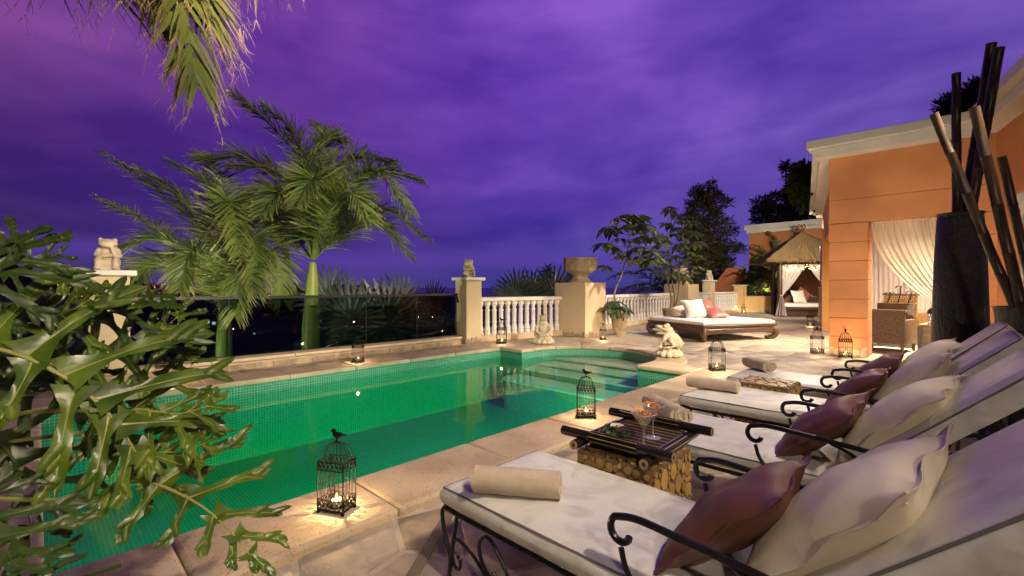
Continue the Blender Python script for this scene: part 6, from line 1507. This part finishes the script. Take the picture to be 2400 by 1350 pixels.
for s_ in (-1, 1): mb.tube(cat([(0, 0, AZ+.15), (s_*.13, 0, AZ+.26), (s_*.11, 0, AZ+.40), (s_*.03, 0, AZ+.36), (s_*.06, 0, AZ+.28)], 5), .028, 6)
mb.tube([(0, 0, AZ+.15), (0, 0, AZ+.44)], [.03, .012], 6); mb.build('finial', 'carved_wood', gz)
# bed of the gazebo
bd = thing('gazebo_bed', 'dark wooden bed with white mattress inside the gazebo', 'bed', gc, GYW)
MB().bbox((-.9, -.75, .30), (.9, .75, .42)).build('frame', 'dark_wood', bd); MB().bbox((-.9, .67, .42), (.9, .75, .85)).build('back_rail', 'dark_wood', bd); MB().bbox((-.9, -.75, .42), (-.83, .66, .72)).build('side_rail', 'dark_wood', bd)
MB().bbox((-.82, -.65, .02), (.82, .65, .295)).build('plinth', 'dark_wood', bd)
me, per = cushion_mesh(1.64, 1.36, .15, 'white_fabric', 6); link('mattress', me, bd, loc=(-.81, -.04, .422))
Gm = Matrix.Translation(gc) @ Matrix.Rotation(GYW, 4, 'Z')
def gp(x, y, z): return Gm @ V((x, y, z))
leanp('white pillow on the gazebo bed', PW, gp(-.12, .0, .86), YAW+R_(3), R_(68), 0, None)
leanp('rose pillow standing on its corner behind the white one on the gazebo bed', PR, gp(.12, .40, .92), YAW, R_(70), R_(42), None)
leanp('dark brown pillow beside the white one on the gazebo bed', PB[0], gp(-.55, .30, .80), YAW, R_(65), R_(42), None)
def gd(label, x0, x1, gx, y, m='sheer'):
    a, b_, g0, g1 = gp(x0, y, 2.26), gp(x1, y, 2.26), gp(gx-.05, y, .92), gp(gx+.05, y, .92); nn = Gm.to_3x3() @ V((0, 1, 0))
    return drape('curtain', label, a, b_, g1, g0, 60, m, 7, .03, 1.0, tuple(nn), (TZ+.04, .35))
gd('white curtain tied to the front post of the gazebo beside the planter wall', -.06, -.90, -.95, -.88); gd('white curtain tied to the gazebo post next to the orange column', .06, .90, .95, -.88)
sl = thing('string_lights', 'string of small warm lights looped under the gazebo thatch', 'lights', gp(0, -.98, 2.2)); wi = MB(); bu = MB(); pts = []
for i in range(61): x = -.9+1.8*i/60; pts.append(gp(x, -.93, 2.16+.06*math.sin(i*.9)-.05*math.sin(i*.37)))
wi.tube(pts, .004, 4); wi.build('wire', 'rail', sl, True)
for i, p in enumerate(pts): bu.ell(p-V((0, 0, .03+.03*(i % 3))), (.011, .011, .016), nu=6, nv=4)
bu.build('bulbs', 'bulb', sl, True)
for x in (-.6, .0, .6): point('string_light', gp(x, -1.05, 2.08), 4, .08, (1, .62, .30))
# lamp added on the house side wall to brighten annexe, gazebo and planter
fl_ = V((-3.6, 22.0, 3.5))
t = thing('wall_fill_lamp', 'lamp added on the house side wall to brighten the gazebo and planter', 'lamp', V((-3.40, 17.4, 3.42))); MB().lathe([(.05, .12), (.09, .10), (.10, 0)], 14).build('shade', 'rail', t); MB().tube([(0, 0, .11), (.15, .02, .15)], .015, 5).build('bracket', 'rail', t)
spot('annexe_light', (-3.40, 17.4, 3.38), (-6.9, 25.5, 1.5), 3600, 74, 1, .10)

# garden spotlight on the terrace corner that lights the royal palms
t = thing('palm_spotlight', 'garden spotlight below the terrace corner aimed at the royal palms', 'lamp', (-9.35, -.6, -1.6))
MB().lathe([(.07, 0), (.07, .02), (.02, .03), (.02, .18)], 12).build('stand', 'rail', t); MB().lathe([(.05, .18), (.08, .22), (.08, .27)], 12).build('housing', 'rail', t)
spot('palm_light', (-9.35, -.6, -1.3), (-9.6, 3.2, 2.4), 1700, 84, 1, .06, (1, .90, .68))
